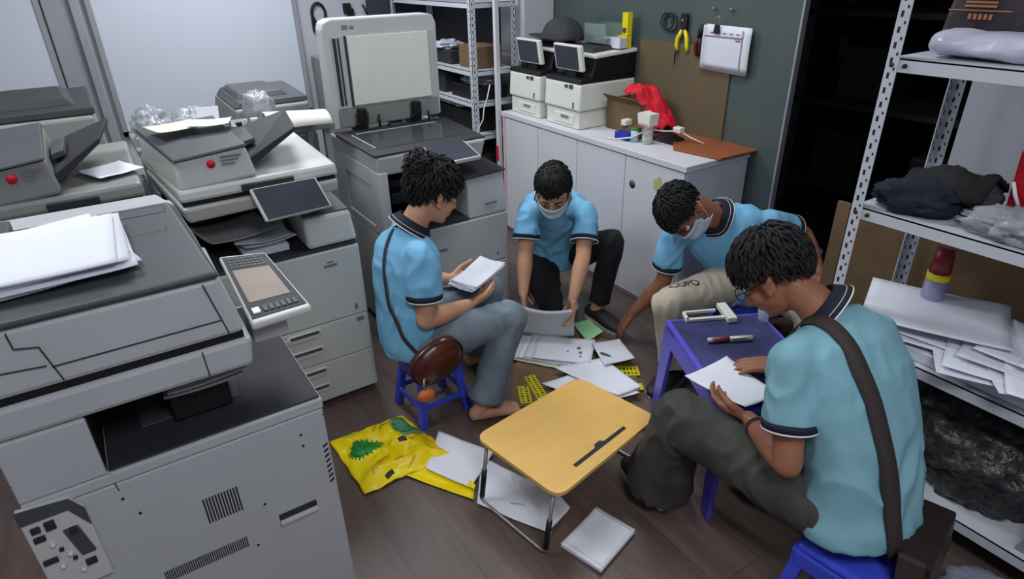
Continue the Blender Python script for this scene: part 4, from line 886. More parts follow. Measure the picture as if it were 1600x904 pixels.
    so=remesh(mb,'shirt',sm,t,.0075,9,folds(g('fold',.0075),13,g('seed',1),[(P+tan(0)*.08,.22),(shL-Vector((0,0,.08)),.13),(shR-Vector((0,0,.08)),.13)]))
    for e,d in bands:
        mb=MB(); ring(mb,e,d,.0680,.0695,-.012,.008); mb.build('sleeve_cuff','navy',t)
        mb=MB(); ring(mb,e,d,.0700,.0700,.0085,.0125); mb.build('cuff_piping','piping',t)
    # collar
    up=(nb-N).normalized(); cc=N+up*.012
    sA=(S-up*S.dot(up)).normalized(); fA=sA.cross(up); fA=fA if fA.dot(fwd)>0 else -fA
    def cf(u,v):
        a=2*PI*u+PI/2; r=.063+.026*v; gap=max(0,math.cos(2*PI*u))**6
        return cc+sA*math.cos(a)*r*1.05+fA*math.sin(a)*(r*1.0)+up*(.030-.040*v-.022*gap*(1-v)-.02*gap*v)
    co=MB().grid(cf,44,6).build('collar','navy',t,weld=True,solid=.005)
    mb=MB(); mb.tube([cf(k/44,1.02)+up*.002 for k in range(44)],.0023,6,closed=True); mb.build('collar_piping','piping',co)
    mb=MB(); mb.tube([cf(k/44,.72)+up*.0035 for k in range(44)],.0012,5,closed=True); mb.build('collar_line','piping',co)
    # ---- trousers
    mb=MB(); pm=g('trm'); tr=g('tr',(.088,.078,.066,.062,.060))
    tt,s,f=frame(0)
    mb.ball(P-Vector((0,0,.01)),(.150*w,.112,.100),mx=Matrix((s,f,tt)).transposed())
    ends=[]
    for h,k,a in ((hipL,knL,anL),(hipR,knR,anR)):
        mb.ball(h,tr[0]*.92); 
        e=k+(a-k)*g('hem',.93)
        limb(mb,[h,h.lerp(k,.25),h.lerp(k,.5),k],[tr[0]*.92,tr[0],tr[1],tr[2]],20)
        mb.tube([k,k.lerp(e,.35),k.lerp(e,.75),e],[tr[2],tr[3],(tr[3]+tr[4])/2,tr[4]],20)
    remesh(mb,'trousers',pm,t,.0075,4,folds(g('tfold',.007),12,g('seed',1)+4,[(knL,.14),(knR,.14),(anL,.14),(anR,.14)]))
    # ---- shoes
    if g('shoe'):
        for a,ft in ((anL,g('footl')),(anR,g('footr'))):
            ft=Vector(ft).normalized(); gz=Vector((0,0,1)); sd=gz.cross(ft); b=Vector((a.x,a.y,0)); mb=MB()
            mb.loft([(b-ft*.075+gz*.045,sd*.022,gz*.024),(b-ft*.055+gz*.046,sd*.036,gz*.036),(b+ft*.03+gz*.046,sd*.042,gz*.040),(b+ft*.11+gz*.034,sd*.050,gz*.028),(b+ft*.165+gz*.028,sd*.040,gz*.022),(b+ft*.19+gz*.024,sd*.020,gz*.014)],20)
            sh_=remesh(mb,'shoe',g('shoe'),t,.006,3)
            mb=MB(); pts=[b-ft*.075,b-ft*.06+sd*.034,b+ft*.03+sd*.043,b+ft*.11+sd*.051,b+ft*.17+sd*.038,b+ft*.192,b+ft*.17-sd*.038,b+ft*.11-sd*.051,b+ft*.03-sd*.043,b-ft*.06-sd*.034]
            mb.prism([(p.x,p.y) for p in pts],.001,.017,'z'); mb.build('sole','sole',sh_)
    if g('mask'):
        def mf(u,v):
            a=(u-.5)*2.35; zz=.012-.125*v; 
            ry=.134-.040*max(0,(v-.6))/.4-.006*(1-v); rx=.080-.012*v
            pl=.004*math.sin(v*16)
            y=math.cos(a)*ry*(1.0 if v<.8 else 1-.25*(v-.8)/.2)-.012; x=math.sin(a)*rx
            zz+=.030*(abs(u-.5)*2)**2*(v-.45)
            return Hc+HB@Vector((x*1.02,y+pl,zz-.004))
        MB().grid(mf,28,18).build('face_mask','mask',t,solid=.002)
        for sg in (1,-1):
            MB().tube([mf(.5+.5*sg,.15),Hc+HB@Vector((.082*sg,-.015,.022)),Hc+HB@Vector((.082*sg,-.034,-.005)),mf(.5+.5*sg,.8)],.0016,6).build('mask_loop','piping',t)
    return t,so,dict(sp=sp,tan=tan,frame=frame,HB=HB,Hc=Hc,S=S,fwd=fwd)
def strap(shirt,parent,pts,width,name,m,off=.006,n=36,wv=None,free=None):
    """ribbon laid on the shirt surface along the given rough path"""
    from mathutils.bvhtree import BVHTree
    me=shirt.data; o=Vector(shirt.location); q=shirt.parent
    while q is not None: o+=Vector(q.location); q=q.parent
    bv=BVHTree.FromPolygons([v.co+o for v in me.vertices],[tuple(p.vertices) for p in me.polygons])
    P=[Vector(p) for p in pts]; cum=[0]
    for a,b in zip(P,P[1:]): cum.append(cum[-1]+(b-a).length)
    L=[];Nn=[]
    for i in range(n+1):
        s=cum[-1]*i/n; k=max(j for j in range(len(cum)) if cum[j]<=s+1e-9); k=min(k,len(P)-2)
        p=P[k].lerp(P[k+1],(s-cum[k])/(cum[k+1]-cum[k])); r=bv.find_nearest(p)
        if r[0] is not None and (free is None or i/n<free): L.append(r[0]+r[1]*off); Nn.append(r[1])
        else: L.append(p); Nn.append(Nn[-1] if Nn else Vector((0,0,1)))
    for _ in range(4):
        L=[L[0]]+[(L[i-1]+L[i]*2+L[i+1])/4 for i in range(1,n)]+[L[-1]]; Nn=[Nn[0]]+[((Nn[i-1]+Nn[i]*2+Nn[i+1])/4).normalized() for i in range(1,n)]+[Nn[-1]]
    V=[]
    for i in range(n+1):
        tg=(L[min(n,i+1)]-L[max(0,i-1)]).normalized(); sd=tg.cross(Nn[i]).normalized()*width/2; V+= [L[i]-sd,L[i]+sd]
    mb=MB(); mb.geom(V,[(2*i,2*i+1,2*i+3,2*i+2) for i in range(n)],True)
    return mb.build(name,m,parent,solid=.003)
# ---------------- stools, chair, folding table
def stool(loc,rz,label,h=.27,a=.145,b=.115):
    t=thing('plastic_stool',label,'stool',loc,'small blue plastic stools')
    R=at(loc,rz)
    def hx(P,bev=.003): return [R@Vector(p) for p in P]
    mb=MB(); mb.hexa(hx([(-a*.82,-a*.82,h-.022),(a*.82,-a*.82,h-.022),(a*.82,a*.82,h-.022),(-a*.82,a*.82,h-.022),(-a*.78,-a*.78,h),(a*.78,-a*.78,h),(a*.78,a*.78,h),(-a*.78,a*.78,h)]),.008)
    mb.build('seat','plastic_blue',t)
    for sx in (1,-1):
        for sy in (1,-1):
            q=lambda x,y,z:R@Vector((x*sx,y*sy,z))
            k=MB(); a0,a1=a*.55,a*.80; c0,c1=a*.80,a*1.0
            P=[q(c0,c0+.0,0),q(c1+.01,c0,0),q(c1+.01,c1+.01,0),q(c0,c1+.01,0),q(a0,a0,h-.022),q(a1,a0,h-.022),q(a1,a1,h-.022),q(a0,a1,h-.022)]
            k.hexa(P,.004); k.build('leg','plastic_blue',t)
    for (x0,x1,y0,y1) in ((-a*.95,a*.95,-a*.98,-a*.88),(-a*.95,a*.95,a*.88,a*.98),(-a*.98,-a*.88,-a*.9,a*.9),(a*.88,a*.98,-a*.9,a*.9)):
        MB().box(x0,x1,y0,y1,.075,.10,mx=R,bev=.003).build('stretcher','plastic_blue',t)
        MB().box(x0*.88,x1*.88,y0*.88,y1*.88,h-.075,h-.024,mx=R,bev=.003).build('apron','plastic_blue',t)
    return t
stool((.90,2.05,0),.05,'blue plastic stool under the person with the brown round bag',.27,.115)
stool((1.43,.50,0),.12,'blue plastic stool under the nearest man with the brown strap',.275)
t=thing('plastic_chair','blue plastic chair behind the man reaching to the floor','chair',(2.38,1.56,0))
R=at((2.42,1.58,0),-.35)
MB().box(-.16,.16,-.16,.16,.235,.26,mx=R,bev=.008).build('seat','plastic_blue',t)
for sx in (1,-1):
    for sy in (1,-1): MB().hexa([R@Vector(p) for p in [(sx*.15-.02,sy*.15-.02,0),(sx*.15+.02,sy*.15-.02,0),(sx*.15+.02,sy*.15+.02,0),(sx*.15-.02,sy*.15+.02,0),(sx*.13-.015,sy*.13-.015,.234),(sx*.13+.015,sy*.13-.015,.234),(sx*.13+.015,sy*.13+.015,.234),(sx*.13-.015,sy*.13+.015,.234)]],.003).build('leg','plastic_blue',t)
MB().grid(lambda u,v:R@Vector((.165+.02*v-.03*(2*u-1)**2+.03,(u-.5)*.24,.261+.27*v)),12,6).build('backrest','plastic_purple',t,solid=.012)
# folding table
A=Vector((1.654,1.464,0)); Bc=Vector((1.395,.945,0)); e1=(Bc-A); dperp=Vector((-e1.y,e1.x,0)).normalized(); dperp=dperp if dperp.x>0 else -dperp
D=A+dperp*.39; Cc=Bc+dperp*.39; HT=.452
t=thing('folding_table','small violet blue folding table with a dark galaxy print top','table',tuple((A+Cc)/2))
def tp(u,v,z): return A.lerp(Bc,u).lerp(D.lerp(Cc,u),v)+Vector((0,0,z))
MB().hexa([tp(0,0,HT-.022),tp(1,0,HT-.022),tp(1,1,HT-.022),tp(0,1,HT-.022),tp(0,0,HT),tp(1,0,HT),tp(1,1,HT),tp(0,1,HT)],.006).build('table_top','plastic_purple',t)
MB().hexa([tp(.03,.045,HT),tp(.97,.045,HT),tp(.97,.955,HT),tp(.03,.955,HT),tp(.03,.045,HT+.0015),tp(.97,.045,HT+.0015),tp(.97,.955,HT+.0015),tp(.03,.955,HT+.0015)]).build('printed_top','galaxy',t)
for v in (0.0,1.0):
    vo=-.02 if v==0 else .02
    def q(u,z,o): return tp(u,v,z)+dperp*(vo*(1-z/HT)+o)
    for (u0,u1,w_) in ((.0,-.02,1),(1.0,1.02,-1)):
        a0=q(u0+.0*w_,HT-.023,0);a1=q(u0+.17*w_,HT-.023,0);b0=q(u1,0.001,0);b1=q(u1+.09*w_,0.001,0)
        i_=dperp*(.016 if v==0 else -.016)
        MB().hexa([b0,b1,b1+i_,b0+i_,a0,a1,a1+i_,a0+i_],.003).build('leg','plastic_purple',t)
    i_=dperp*(.014 if v==0 else -.014)
    MB().hexa([q(.10,HT-.085,0),q(.90,HT-.085,0),q(.90,HT-.085,0)+i_,q(.10,HT-.085,0)+i_,q(.02,HT-.023,0),q(.98,HT-.023,0),q(.98,HT-.023,0)+i_,q(.02,HT-.023,0)+i_],.003).build('apron','plastic_purple',t)
# ================================================================ the four people
H=lambda F,N_,s,**k: dict(F=F,Np=N_,side=s,**k)
t1,so1,f1=person(dict(label='seated person with messy black hair and a brown round bag, holding white papers',pelvis=(.85,2.06,.375),width=.93,neck=(.895,2.10,.805),side=(-.12,1,0),front=(1,0,0),hipside=(0,1,0),arch=.05,
 shl=(.935,2.255,.755),shr=(.865,1.945,.755),ell=(.90,2.30,.53),elr=(.84,1.905,.515),wrl=(1.075,2.15,.52),wrr=(1.065,1.965,.485),
 knl=(1.245,2.13,.43),knr=(1.195,1.875,.425),anl=(1.22,2.22,.075),anr=(1.035,1.845,.075),footl=(1,.1,0),footr=(1,-.25,0),
 handl=H((1,-.55,.0),(-.1,-.5,1),-1,curl=.45,thumb=.8),handr=H((1,.35,.05),(-.2,.45,1),1,curl=.5,thumb=.8),
 head=(1.0,2.09,.93),hface=((.90,-.02,-.42),(.42,.0,.9)),trm='jeans',skin='skin',seed=2,tr=(.090,.082,.068,.064,.072),hem=.94,
 hair=dict(seed=4,locks=620,llen=.045,front=.050,side=.0,back=-.085,lift=.010,puff=1.06,messy=.7,bun=((.0,-.085,.085),.055))))
t2,so2,f2=person(dict(label='squatting man in a pale face mask holding up sheets in front of the white cabinet',pelvis=(1.92,2.53,.29),neck=(1.775,2.365,.665),side=(.83,-.56,0),front=(-.56,-.83,0),arch=.07,
 shl=(1.895,2.255,.61),shr=(1.665,2.42,.61),ell=(1.805,2.155,.43),elr=(1.605,2.36,.43),wrl=(1.69,2.085,.26),wrr=(1.52,2.26,.27),
 knl=(1.975,2.14,.465),knr=(1.72,2.30,.115),anl=(1.95,2.20,.08),anr=(1.86,2.62,.07),footl=(.05,-1,0),footr=(.4,.9,0),
 handl=H((-.1,-.1,-1),(-.55,.35,.1),1,curl=.55,thumb=.9),handr=H((.05,-.1,-1),(.55,-.35,.1),-1,curl=.5,thumb=.9),
 head=(1.672,2.225,.775),hface=((-.50,-.55,-.62),(-.38,-.42,.82)),trm='blackfab',skin='skin',seed=5,mask=True,shoe='shoe',hem=.88,tr=(.092,.080,.062,.056,.055),
 hair=dict(seed=7,locks=420,llen=.020,front=.052,side=.012,back=-.05,lift=.003,puff=1.0,messy=.3)))
t3,so3,f3=person(dict(label='man in pale letter print trousers bending to touch the floor papers from behind the table',pelvis=(2.34,1.56,.375),neck=(2.145,1.675,.70),side=(.80,-.56,.14),hipside=(.45,-.89,0),front=(-.6,-.6,-.4),arch=.09,
 shl=(2.325,1.545,.68),shr=(2.03,1.80,.605),ell=(2.545,1.50,.585),elr=ik((2.03,1.80,.605),(1.95,1.945,.16),.25,.24,(.5,-.5,0)),wrl=(2.455,1.335,.475),wrr=(1.95,1.945,.155),
 knl=(2.22,1.19,.42),knr=(1.815,1.60,.405),anl=(2.22,1.16,.075),anr=(1.88,1.58,.075),footl=(-.3,-1,0),footr=(-1,-.2,0),
 handl=H((-.6,-.3,-.6),(.3,-.2,-1),1,curl=.3),handr=H((-.35,.35,-.85),(.5,-.3,-.9),-1,curl=.25,spread=.25),
 head=(1.965,1.705,.765),hface=((-.22,-.30,-.93),(-.92,.20,.18)),trm='beige',skin='skin_dark',seed=8,mask=True,shoe='shoe',tr=(.092,.084,.072,.066,.066),
 hair=dict(seed=12,locks=520,llen=.028,front=.050,side=.006,back=-.06,lift=.005,puff=1.03,messy=.4)))
t4,so4,f4=person(dict(label='nearest man seen from behind with a dark shoulder strap, reading a sheet',pelvis=(1.465,.545,.375),neck=(1.495,.765,.855),side=(-1,-.02,-.03),hipside=(-1,.1,0),front=(0,1,-.3),arch=.08,width=1.08,
 shl=(1.315,.735,.80),shr=(1.650,.705,.775),ell=(1.255,.655,.54),elr=(1.715,.865,.55),wrl=(1.375,.860,.495),wrr=(1.675,.965,.500),
 knl=(1.285,1.04,.425),knr=(1.62,.95,.345),anl=(1.315,1.12,.08),anr=(1.64,1.02,.075),footl=(.1,1,0),footr=(.1,1,0),
 handl=H((-.05,1,-.05),(.6,.0,.8),-1,curl=.5,thumb=.9),handr=H((-.62,.78,-.05),(0,.0,-1),-1,curl=.30,thumb=.5),
 head=(1.432,.905,.935),hface=((-.20,.66,-.72),(-.20,.70,.68)),trm='charcoal',skin='skin_dark',shirtm='shirt4',seed=11,fold=.0085,shoe='shoe',hem=1.0,tfold=.010,tr=(.096,.090,.084,.092,.118),
 hair=dict(seed=21,locks=760,llen=.034,front=.045,side=.010,back=-.055,lift=.007,puff=1.05,messy=.45,fringe=.9)))
def quadsheet(P,z,m,label,seed,name='floor_sheet',curl=.006):
    P=[Vector((x,y,0)) for x,y in P]
    def fn(u,v):
        p=P[0].lerp(P[1],u).lerp(P[3].lerp(P[2],u),v); return Vector((p.x,p.y,z+curl*((2*u-1)**2*.5+(2*v-1)**2*.5)+.003*noise.noise(Vector((u*3,v*3,seed)))+.003))
    o=MB().grid(fn,14,14).build(name,m,None,solid=.001)
    if label: tag(o,label,'paper')
    return o
# ================================================================ bags worn by people
o=strap(so1,t1,[(.95,2.18,.86),(.89,2.13,.87),(.76,2.06,.77),(.71,1.99,.60),(.735,1.93,.45),(.79,1.895,.38)],.014,'tmp_strap','strap')
o.name='bag_strap'
t=thing('round_bag','glossy brown round shoulder bag at the hip of the seated person','bag',(.85,1.86,.30))
def bagf(u,v):
    th=2*PI*u;ph=PI*(v-.5); k=.8
    sx=lambda a:math.copysign(abs(a)**k,a)
    p=Vector((.112*sx(math.cos(ph))*sx(math.cos(th)),.042*math.cos(ph)*math.sin(th),.082*sx(math.sin(ph))))
    p=Matrix.Rotation(-.35,3,'Y')@p
    return Vector((.835,1.835,.372))+p+Vector((0,0,.004*noise.noise(p*30)))
b=MB().grid(bagf,40,24).build('bag_body','leather',t,weld=True)
MB().tube([Vector((.835,1.835,.372))+Matrix.Rotation(-.35,3,'Y')@Vector((.110*math.cos(a*PI/16),-.016,.080*math.sin(a*PI/16))) for a in range(32)],.003,6,closed=True).build('zip_line','black',t)
MB().tube([(.765,1.80,.34),(.755,1.79,.32),(.76,1.79,.30)],.005).build('ring_clip','steel',t)
MB().ball((.762,1.79,.272),(.036,.022,.026)).build('charm','orange',t)
o=strap(so4,t4,[(1.385,.90,.79),(1.40,.82,.875),(1.405,.74,.895),(1.405,.66,.84),(1.40,.56,.70),(1.395,.47,.55),(1.39,.42,.42),(1.395,.39,.33)],.042,'bag_strap','strap',.010)
t=thing('messenger_bag','dark brown messenger bag hanging behind the nearest man','bag',(1.49,.36,.22))
R=at((1.515,.375,.215),.22,-.12)
MB().box(-.12,.12,-.035,.035,0,.155,mx=R,bev=.014).build('bag_body','darkleather',t)
MB().hexa([R@Vector(p) for p in [(-.124,-.042,.045),(.124,-.042,.045),(.124,-.036,.045),(-.124,-.036,.045),(-.124,-.042,.160),(.124,-.042,.160),(.124,.038,.166),(-.124,.038,.166)]],.006).build('bag_flap','darkleather',t)
MB().box(-.136,-.118,-.03,.03,.06,.17,mx=R,bev=.004).build('strap_tab','strap',t)
# bracelets, glasses
for k in range(2): MB().tube([Vector((1.345,.808,.508))+Vector((.5,.86,0)).normalized()*(.006+.012*k)+Vector((-.86,.5,0)).normalized()*.030*math.cos(a*PI/10)+Vector((0,0,.028*math.sin(a*PI/10))) for a in range(20)],.0028,6,closed=True).build('bracelet',['leather','steel'][k],t4)
Hc,HB=f4['Hc'],f4['HB']; g=lambda x,y,z:Hc+HB@Vector((x,y,z))
MB().tube([g(-.055,.098,.004),g(-.078,.06,.004),g(-.084,.0,.004),g(-.082,-.02,-.01)],.0018,6).tube([g(-.032+.024*math.cos(a*PI/8),.101,.0+.018*math.sin(a*PI/8)) for a in range(16)],.0016,6,closed=True).tube([g(.032+.024*math.cos(a*PI/8),.101,.0+.018*math.sin(a*PI/8)) for a in range(16)],.0016,6,closed=True).tube([g(-.009,.103,.004),g(.009,.103,.004)],.0016,6).tube([g(.055,.098,.004),g(.078,.06,.004),g(.084,.0,.004)],.0018,6).build('glasses','black',t4)
# letters printed on the pale trousers (left knee in view)
fc=bpy.data.curves.new('txt','FONT'); fc.body='COPO'; fc.size=.052; fc.extrude=.0006; fo=bpy.data.objects.new('tmp',fc); col.objects.link(fo)
dg=bpy.context.evaluated_depsgraph_get(); me=bpy.data.meshes.new_from_object(fo.evaluated_get(dg)); bpy.data.objects.remove(fo)
from mathutils.bvhtree import BVHTree
tro=[c for c in t3.children if c.name.startswith('trousers')][0]; off=Vector(tro.location)+Vector(t3.location)
bv=BVHTree.FromPolygons([v.co+off for v in tro.data.vertices],[tuple(p.vertices) for p in tro.data.polygons])
d0=Vector((1,-.18,0)).normalized(); d1=Vector((-.1,-1,.1)).normalized()
for v in me.vertices:
    p=Vector((1.83,1.60,.50))+d0*v.co.x*1.0-d1*v.co.y; p.z=.55
    r=bv.ray_cast(p,Vector((0,0,-1)))
    v.co=(r[0]+r[1]*.002) if r[0] else p-Vector((0,0,.1))
me.materials.clear(); finish('printed_letters',me,'black',t3)
# ================================================================ things on the folding table
t=thing('phone_stand','white plastic phone holder lying at the far end of the folding table','phone stand',(1.80,1.42,.454))
z=HT+.002
MB().hexa([(1.70,1.40,z),(1.86,1.32,z),(1.865,1.335,z),(1.705,1.415,z),(1.70,1.40,z+.012),(1.86,1.32,z+.012),(1.865,1.335,z+.012),(1.705,1.415,z+.012)],.002).hexa([(1.70,1.40,z),(1.712,1.395,z),(1.745,1.45,z),(1.733,1.455,z),(1.70,1.40,z+.012),(1.712,1.395,z+.012),(1.745,1.45,z+.012),(1.733,1.455,z+.012)],.002).hexa([(1.735,1.447,z),(1.855,1.39,z),(1.86,1.40,z),(1.74,1.458,z),(1.735,1.447,z+.012),(1.855,1.39,z+.012),(1.86,1.40,z+.012),(1.74,1.458,z+.012)],.002).build('cradle','whiteplastic',t)
MB().hexa([(1.825,1.305,z),(1.86,1.29,z),(1.92,1.40,z),(1.885,1.415,z),(1.825,1.305,z+.022),(1.86,1.29,z+.022),(1.92,1.40,z+.022),(1.885,1.415,z+.022)],.003).build('clamp_bar','whiteplastic',t)
t=thing('marker_pen','red and white thick marker pen lying on the galaxy print table top','pen',(1.70,1.22,.454))
pa,pb=Vector((1.655,1.255,z+.010)),Vector((1.80,1.175,z+.010))
MB().cyl(pa,pa.lerp(pb,.12),.009,.010).build('end_cap','white',t); MB().cyl(pa.lerp(pb,.121),pa.lerp(pb,.48),.010).build('red_barrel',mat('dark red barrel',(150,50,70),.4),t); MB().cyl(pa.lerp(pb,.481),pb,.010).build('white_barrel','whiteplastic',t)
MB().tube([pa.lerp(pb,.5)+Vector((-.004,-.008,.004)),pa.lerp(pb,.85)+Vector((-.004,-.008,.004))],.003).build('green_stripe','green',t)
o=quadsheet([(1.403,1.135),(1.43,.915),(1.572,.90),(1.609,1.135)],HT+.012,'paper',None,41,'held_sheet',.012); tag(o,'white sheet held by the nearest man at the edge of the folding table','paper')
t=thing('blue_pen_case','blue plastic case under the sheet at the table edge','case',(1.63,.88,.454)); MB().hexa([(1.56,.87,HT+.001),(1.63,.84,HT+.001),(1.65,.875,HT+.001),(1.58,.905,HT+.001),(1.56,.87,HT+.014),(1.63,.84,HT+.014),(1.65,.875,HT+.014),(1.58,.905,HT+.014)],.003).build('case_body','plastic_blue',t)
t=thing('clear_cup','small clear plastic cup at the far corner of the folding table','cup',(1.96,1.25,.454))
MB().loft([((1.955,1.245,z_),(r,0,0),(0,r,0)) for r,z_ in ((.018,z),(.026,z+.06),(.0255,z+.06),(.0175,z+.003))],20,False).build('cup_wall',mat('clear cup plastic b',(225,232,238),.15,trans=.5,alpha=.5),t)
# ================================================================ papers held by people
t=thing('paper_stack','small stack of white papers in the hands of the seated person','papers',(1.15,2.03,.57))
for k in range(5): sheet('sheet',(1.14+.004*k,2.045),.20,.13,.35+.05*math.sin(k*2),.535+.004*k,'paper' if k%2 else 'paper2',.010,50+k,t,.03,.0015)
t=thing('paper_stack','tall sheets held upright by the squatting masked man','papers',(1.59,2.12,.05))
for k in range(3):
    def hs(u,v,k=k):
        a=Vector((1.475,2.225,0)).lerp(Vector((1.668,2.045,0)),u); bow=math.sin(PI*u)*.03
        n=Vector((-.68,-.73,0)); return a+n*(bow*.6-.006*k-.045*(1-v))+Vector((0,0,.055+.165*v-.012*math.sin(PI*u)*v+.003*k))
    MB().grid(hs,16,10).build('sheet',['copier','paper','paper2'][k],t,solid=.001)
# ================================================================ lap table on the floor
L0,L1,L2,L3=Vector((.795,1.490,.27)),Vector((1.302,1.560,.27)),Vector((1.378,1.212,.27)),Vector((.862,1.106,.27))
t=thing('lap_table','folding lap table with a pale yellow wood top and grey tube legs','table',(1.09,1.34,0))
def rr(pts,r,n=6):
    out=[]
    for i,p in enumerate(pts):
        a=pts[i-1];b=pts[(i+1)%len(pts)]; d0=(a-p).normalized();d1=(b-p).normalized(); s=p+d0*r;e=p+d1*r
        for k in range(n+1): q=k/n; out.append(s*(1-q)**2+p*2*q*(1-q)+e*q*q)
    return out
out=rr([L3,L2,L1,L0],.05)
top=MB().prism([(p.x,p.y) for p in out],.256,.27,'z').build('table_top','wood',t)
ux=(L2-L3).normalized(); uy=Vector((-ux.y,ux.x,0))
sl=[Vector((.985,1.182,0)),Vector((1.245,1.232,0))]; sd=(sl[1]-sl[0]).normalized(); sn=Vector((-sd.y,sd.x,0))
pts=[sl[0]-sn*.006,sl[1]-sn*.006,sl[1]+sn*.008,sl[0].lerp(sl[1],.60)+sn*.008,sl[0].lerp(sl[1],.56)+sn*.020,sl[0].lerp(sl[1],.46)+sn*.020,sl[0].lerp(sl[1],.42)+sn*.008,sl[0]+sn*.008]
MB().prism([(p.x,p.y) for p in pts],.2695,.2715,'z').build('tablet_slot','seam',top)
for (a,b) in ((L0,L3),(L1,L2)):
    ins_=(L1-L0).normalized()*(.02 if a is L0 else -.02)
    A0=a.lerp(b,.10)+ins_;B0=a.lerp(b,.90)+ins_; outv=-ins_.normalized()*.035
    fa=Vector((A0.x,A0.y,.010))+outv; fb=Vector((B0.x,B0.y,.010))+outv
    A1=Vector((A0.x,A0.y,.25));B1=Vector((B0.x,B0.y,.25))
    c=.035; dv=(fb-fa).normalized()
    pts=[A1.lerp(fa,0),A1.lerp(fa,.8),fa+Vector((0,0,.012)),fa+dv*c*.5,fa+dv*c,fb-dv*c,fb-dv*c*.5,fb+Vector((0,0,.012)),B1.lerp(fb,.8),B1]
    lg=MB().tube(pts,.0065,10).build('leg_frame','steel',t)
    for q0,q1 in ((A1,fa),(B1,fb)): MB().cyl(q0.lerp(q1,.45),q0.lerp(q1,.92),.0095,n=12).build('black_sleeve','black',lg)
# ================================================================ floor papers, yellow bag, cardboard
t=thing('carton_sheet','flattened brown carton with black and yellow tape under the floor papers','cardboard',(1.6,1.9,.002))
MB().prism([(1.16,1.84),(1.66,1.56),(1.84,1.80),(1.86,2.24),(1.50,2.20),(1.34,2.08)],.0015,.008,'z').build('cardboard_panel','cardboard',t)
def tape(name,a,b,w_,z0):
    a=Vector(a+(0,));b=Vector(b+(0,)); d=(b-a).normalized();n=Vector((-d.y,d.x,0))*w_/2; pts=[a-n,b-n,b+n,a+n]
    tp_=MB().prism([(p.x,p.y) for p in pts],z0,z0+.0012,'z').build(name,mat('yellow tape',(200,190,20),.4),t)
    L=(b-a).length; mb=MB(); k=0; rn=random.Random(int(a.x*99))
    while k*.017<L-.02:
        for r_ in (-.25,.22):
            p=a+d*(.008+.017*k)+n*2*r_; q=d*rn.uniform(.004,.010); m_=n.normalized()*w_*.13
            mb.prism([((p-q/2-m_*.7).x,(p-q/2-m_*.7).y),((p+q/2-m_).x,(p+q/2-m_).y),((p+q/2+m_*.8).x,(p+q/2+m_*.8).y),((p-q/2+m_).x,(p-q/2+m_).y)],z0+.0012,z0+.0018,'z')
        k+=1
    tag(mb.build('black_marks','black',tp_),kind='stuff')
tape('warning_tape',(1.36,1.98),(1.31,1.80),.05,.0082); tape('warning_tape',(1.29,1.93),(1.235,1.82),.05,.0082)
tape('warning_tape',(1.68,1.80),(1.80,1.72),.075,.0082); tape('warning_tape',(1.66,1.66),(1.73,1.62),.05,.0082)
def floorsheet(c,L,W,rz,z,m,label,seed,curl=.006,grp=None):
    o=sheet('floor_sheet',c,L,W,rz,z,m,curl,seed); tag(o,label,'paper',grp); return o
t=thing('paper_stack','fanned stack of documents with pink edges on the carton sheet','papers',(1.55,2.1,.01))
for k,(c,rz,m) in enumerate([((1.50,2.12),-.95,'cream_paper'),((1.53,2.10),-.90,'paper2'),((1.55,2.08),-.86,'paper'),((1.575,2.06),-.84,'paper2'),((1.60,2.03),-.80,'paper')]):
    sheet('sheet',c,.28,.21,rz,.014+.006*k,m,.004,60+k,t,0,.003)
mk=MB()
for (x,y,a) in [(1.66,1.99,.012),(1.64,1.955,.01),(1.60,2.0,.006),(1.62,1.93,.006)]: mk.prism([(x+a*math.cos(k),y+a*.8*math.sin(k)) for k in range(6)],.0445,.0455,'z')
mk.build('printed_marks','ink',t)
quadsheet([(1.35,1.87),(1.46,1.62),(1.66,1.57),(1.66,1.83)],.026,'paper','wide white sheet partly under the lap table, left of the document stack',71)
quadsheet([(1.46,1.93),(1.56,1.60),(1.69,1.59),(1.70,1.86)],.036,'paper','white sheet with a torn edge between the document stack and the lap table',72)
o=quadsheet([(1.655,1.80),(1.81,1.76),(1.865,1.93),(1.73,1.98)],.045,'paper2','white sheet under the fingers of the bending man',73)
tag(MB().prism([(1.700,1.885),(1.722,1.835),(1.728,1.838),(1.712,1.885)],.0555,.0575,'z').build('green_clip',mat('dark green clip',(50,80,40),.5)),'tiny dark green clip on the sheet under the bending man','clip')
quadsheet([(1.735,2.02),(1.865,2.05),(1.885,2.19),(1.79,2.20)],.030,'green_paper','pale green sheet beside the document stack',74)
quadsheet([(1.66,1.49),(1.77,1.27),(1.90,1.28),(1.83,1.62)],.004,'paper2','white sheet on the floor beneath the folding table',75)
quadsheet([(.69,1.70),(.78,1.515),(.95,1.63),(.83,1.86)],.012,'paper','white sheet between the yellow bag and the lap table',76)
t=thing('paper_stack','two overlapping white sheets under the left legs of the lap table','papers',(.9,1.4,.004))
a=quadsheet([(.765,1.445),(.90,1.19),(1.02,1.34),(.90,1.64)],.004,'paper',None,77,'sheet'); b=quadsheet([(.90,1.20),(1.02,1.24),(1.03,1.36),(.94,1.50)],.010,'paper2',None,78,'sheet')
for o in (a,b): o.parent=t; o.location-=Vector(t.location)
mb=MB(); mb.prism([(.86,1.38),(.90,1.345),(.901,1.346),(.861,1.382)],.0125,.0135,'z'); x=mb.build('pencil_line','ink',t)
t=thing('paper_stack','folded stack of white papers alone on the floor in front of the lap table','papers',(1.02,1.08,.003))
for k in range(5):
    sheet('sheet',(1.018+.002*math.sin(k*3),1.088+.002*math.cos(k*2)),.205,.155,.28+.01*math.sin(k*4)-.0,.004+.0035*k,'paper' if k!=3 else 'paper2',.003,80+k,t,0,.003)
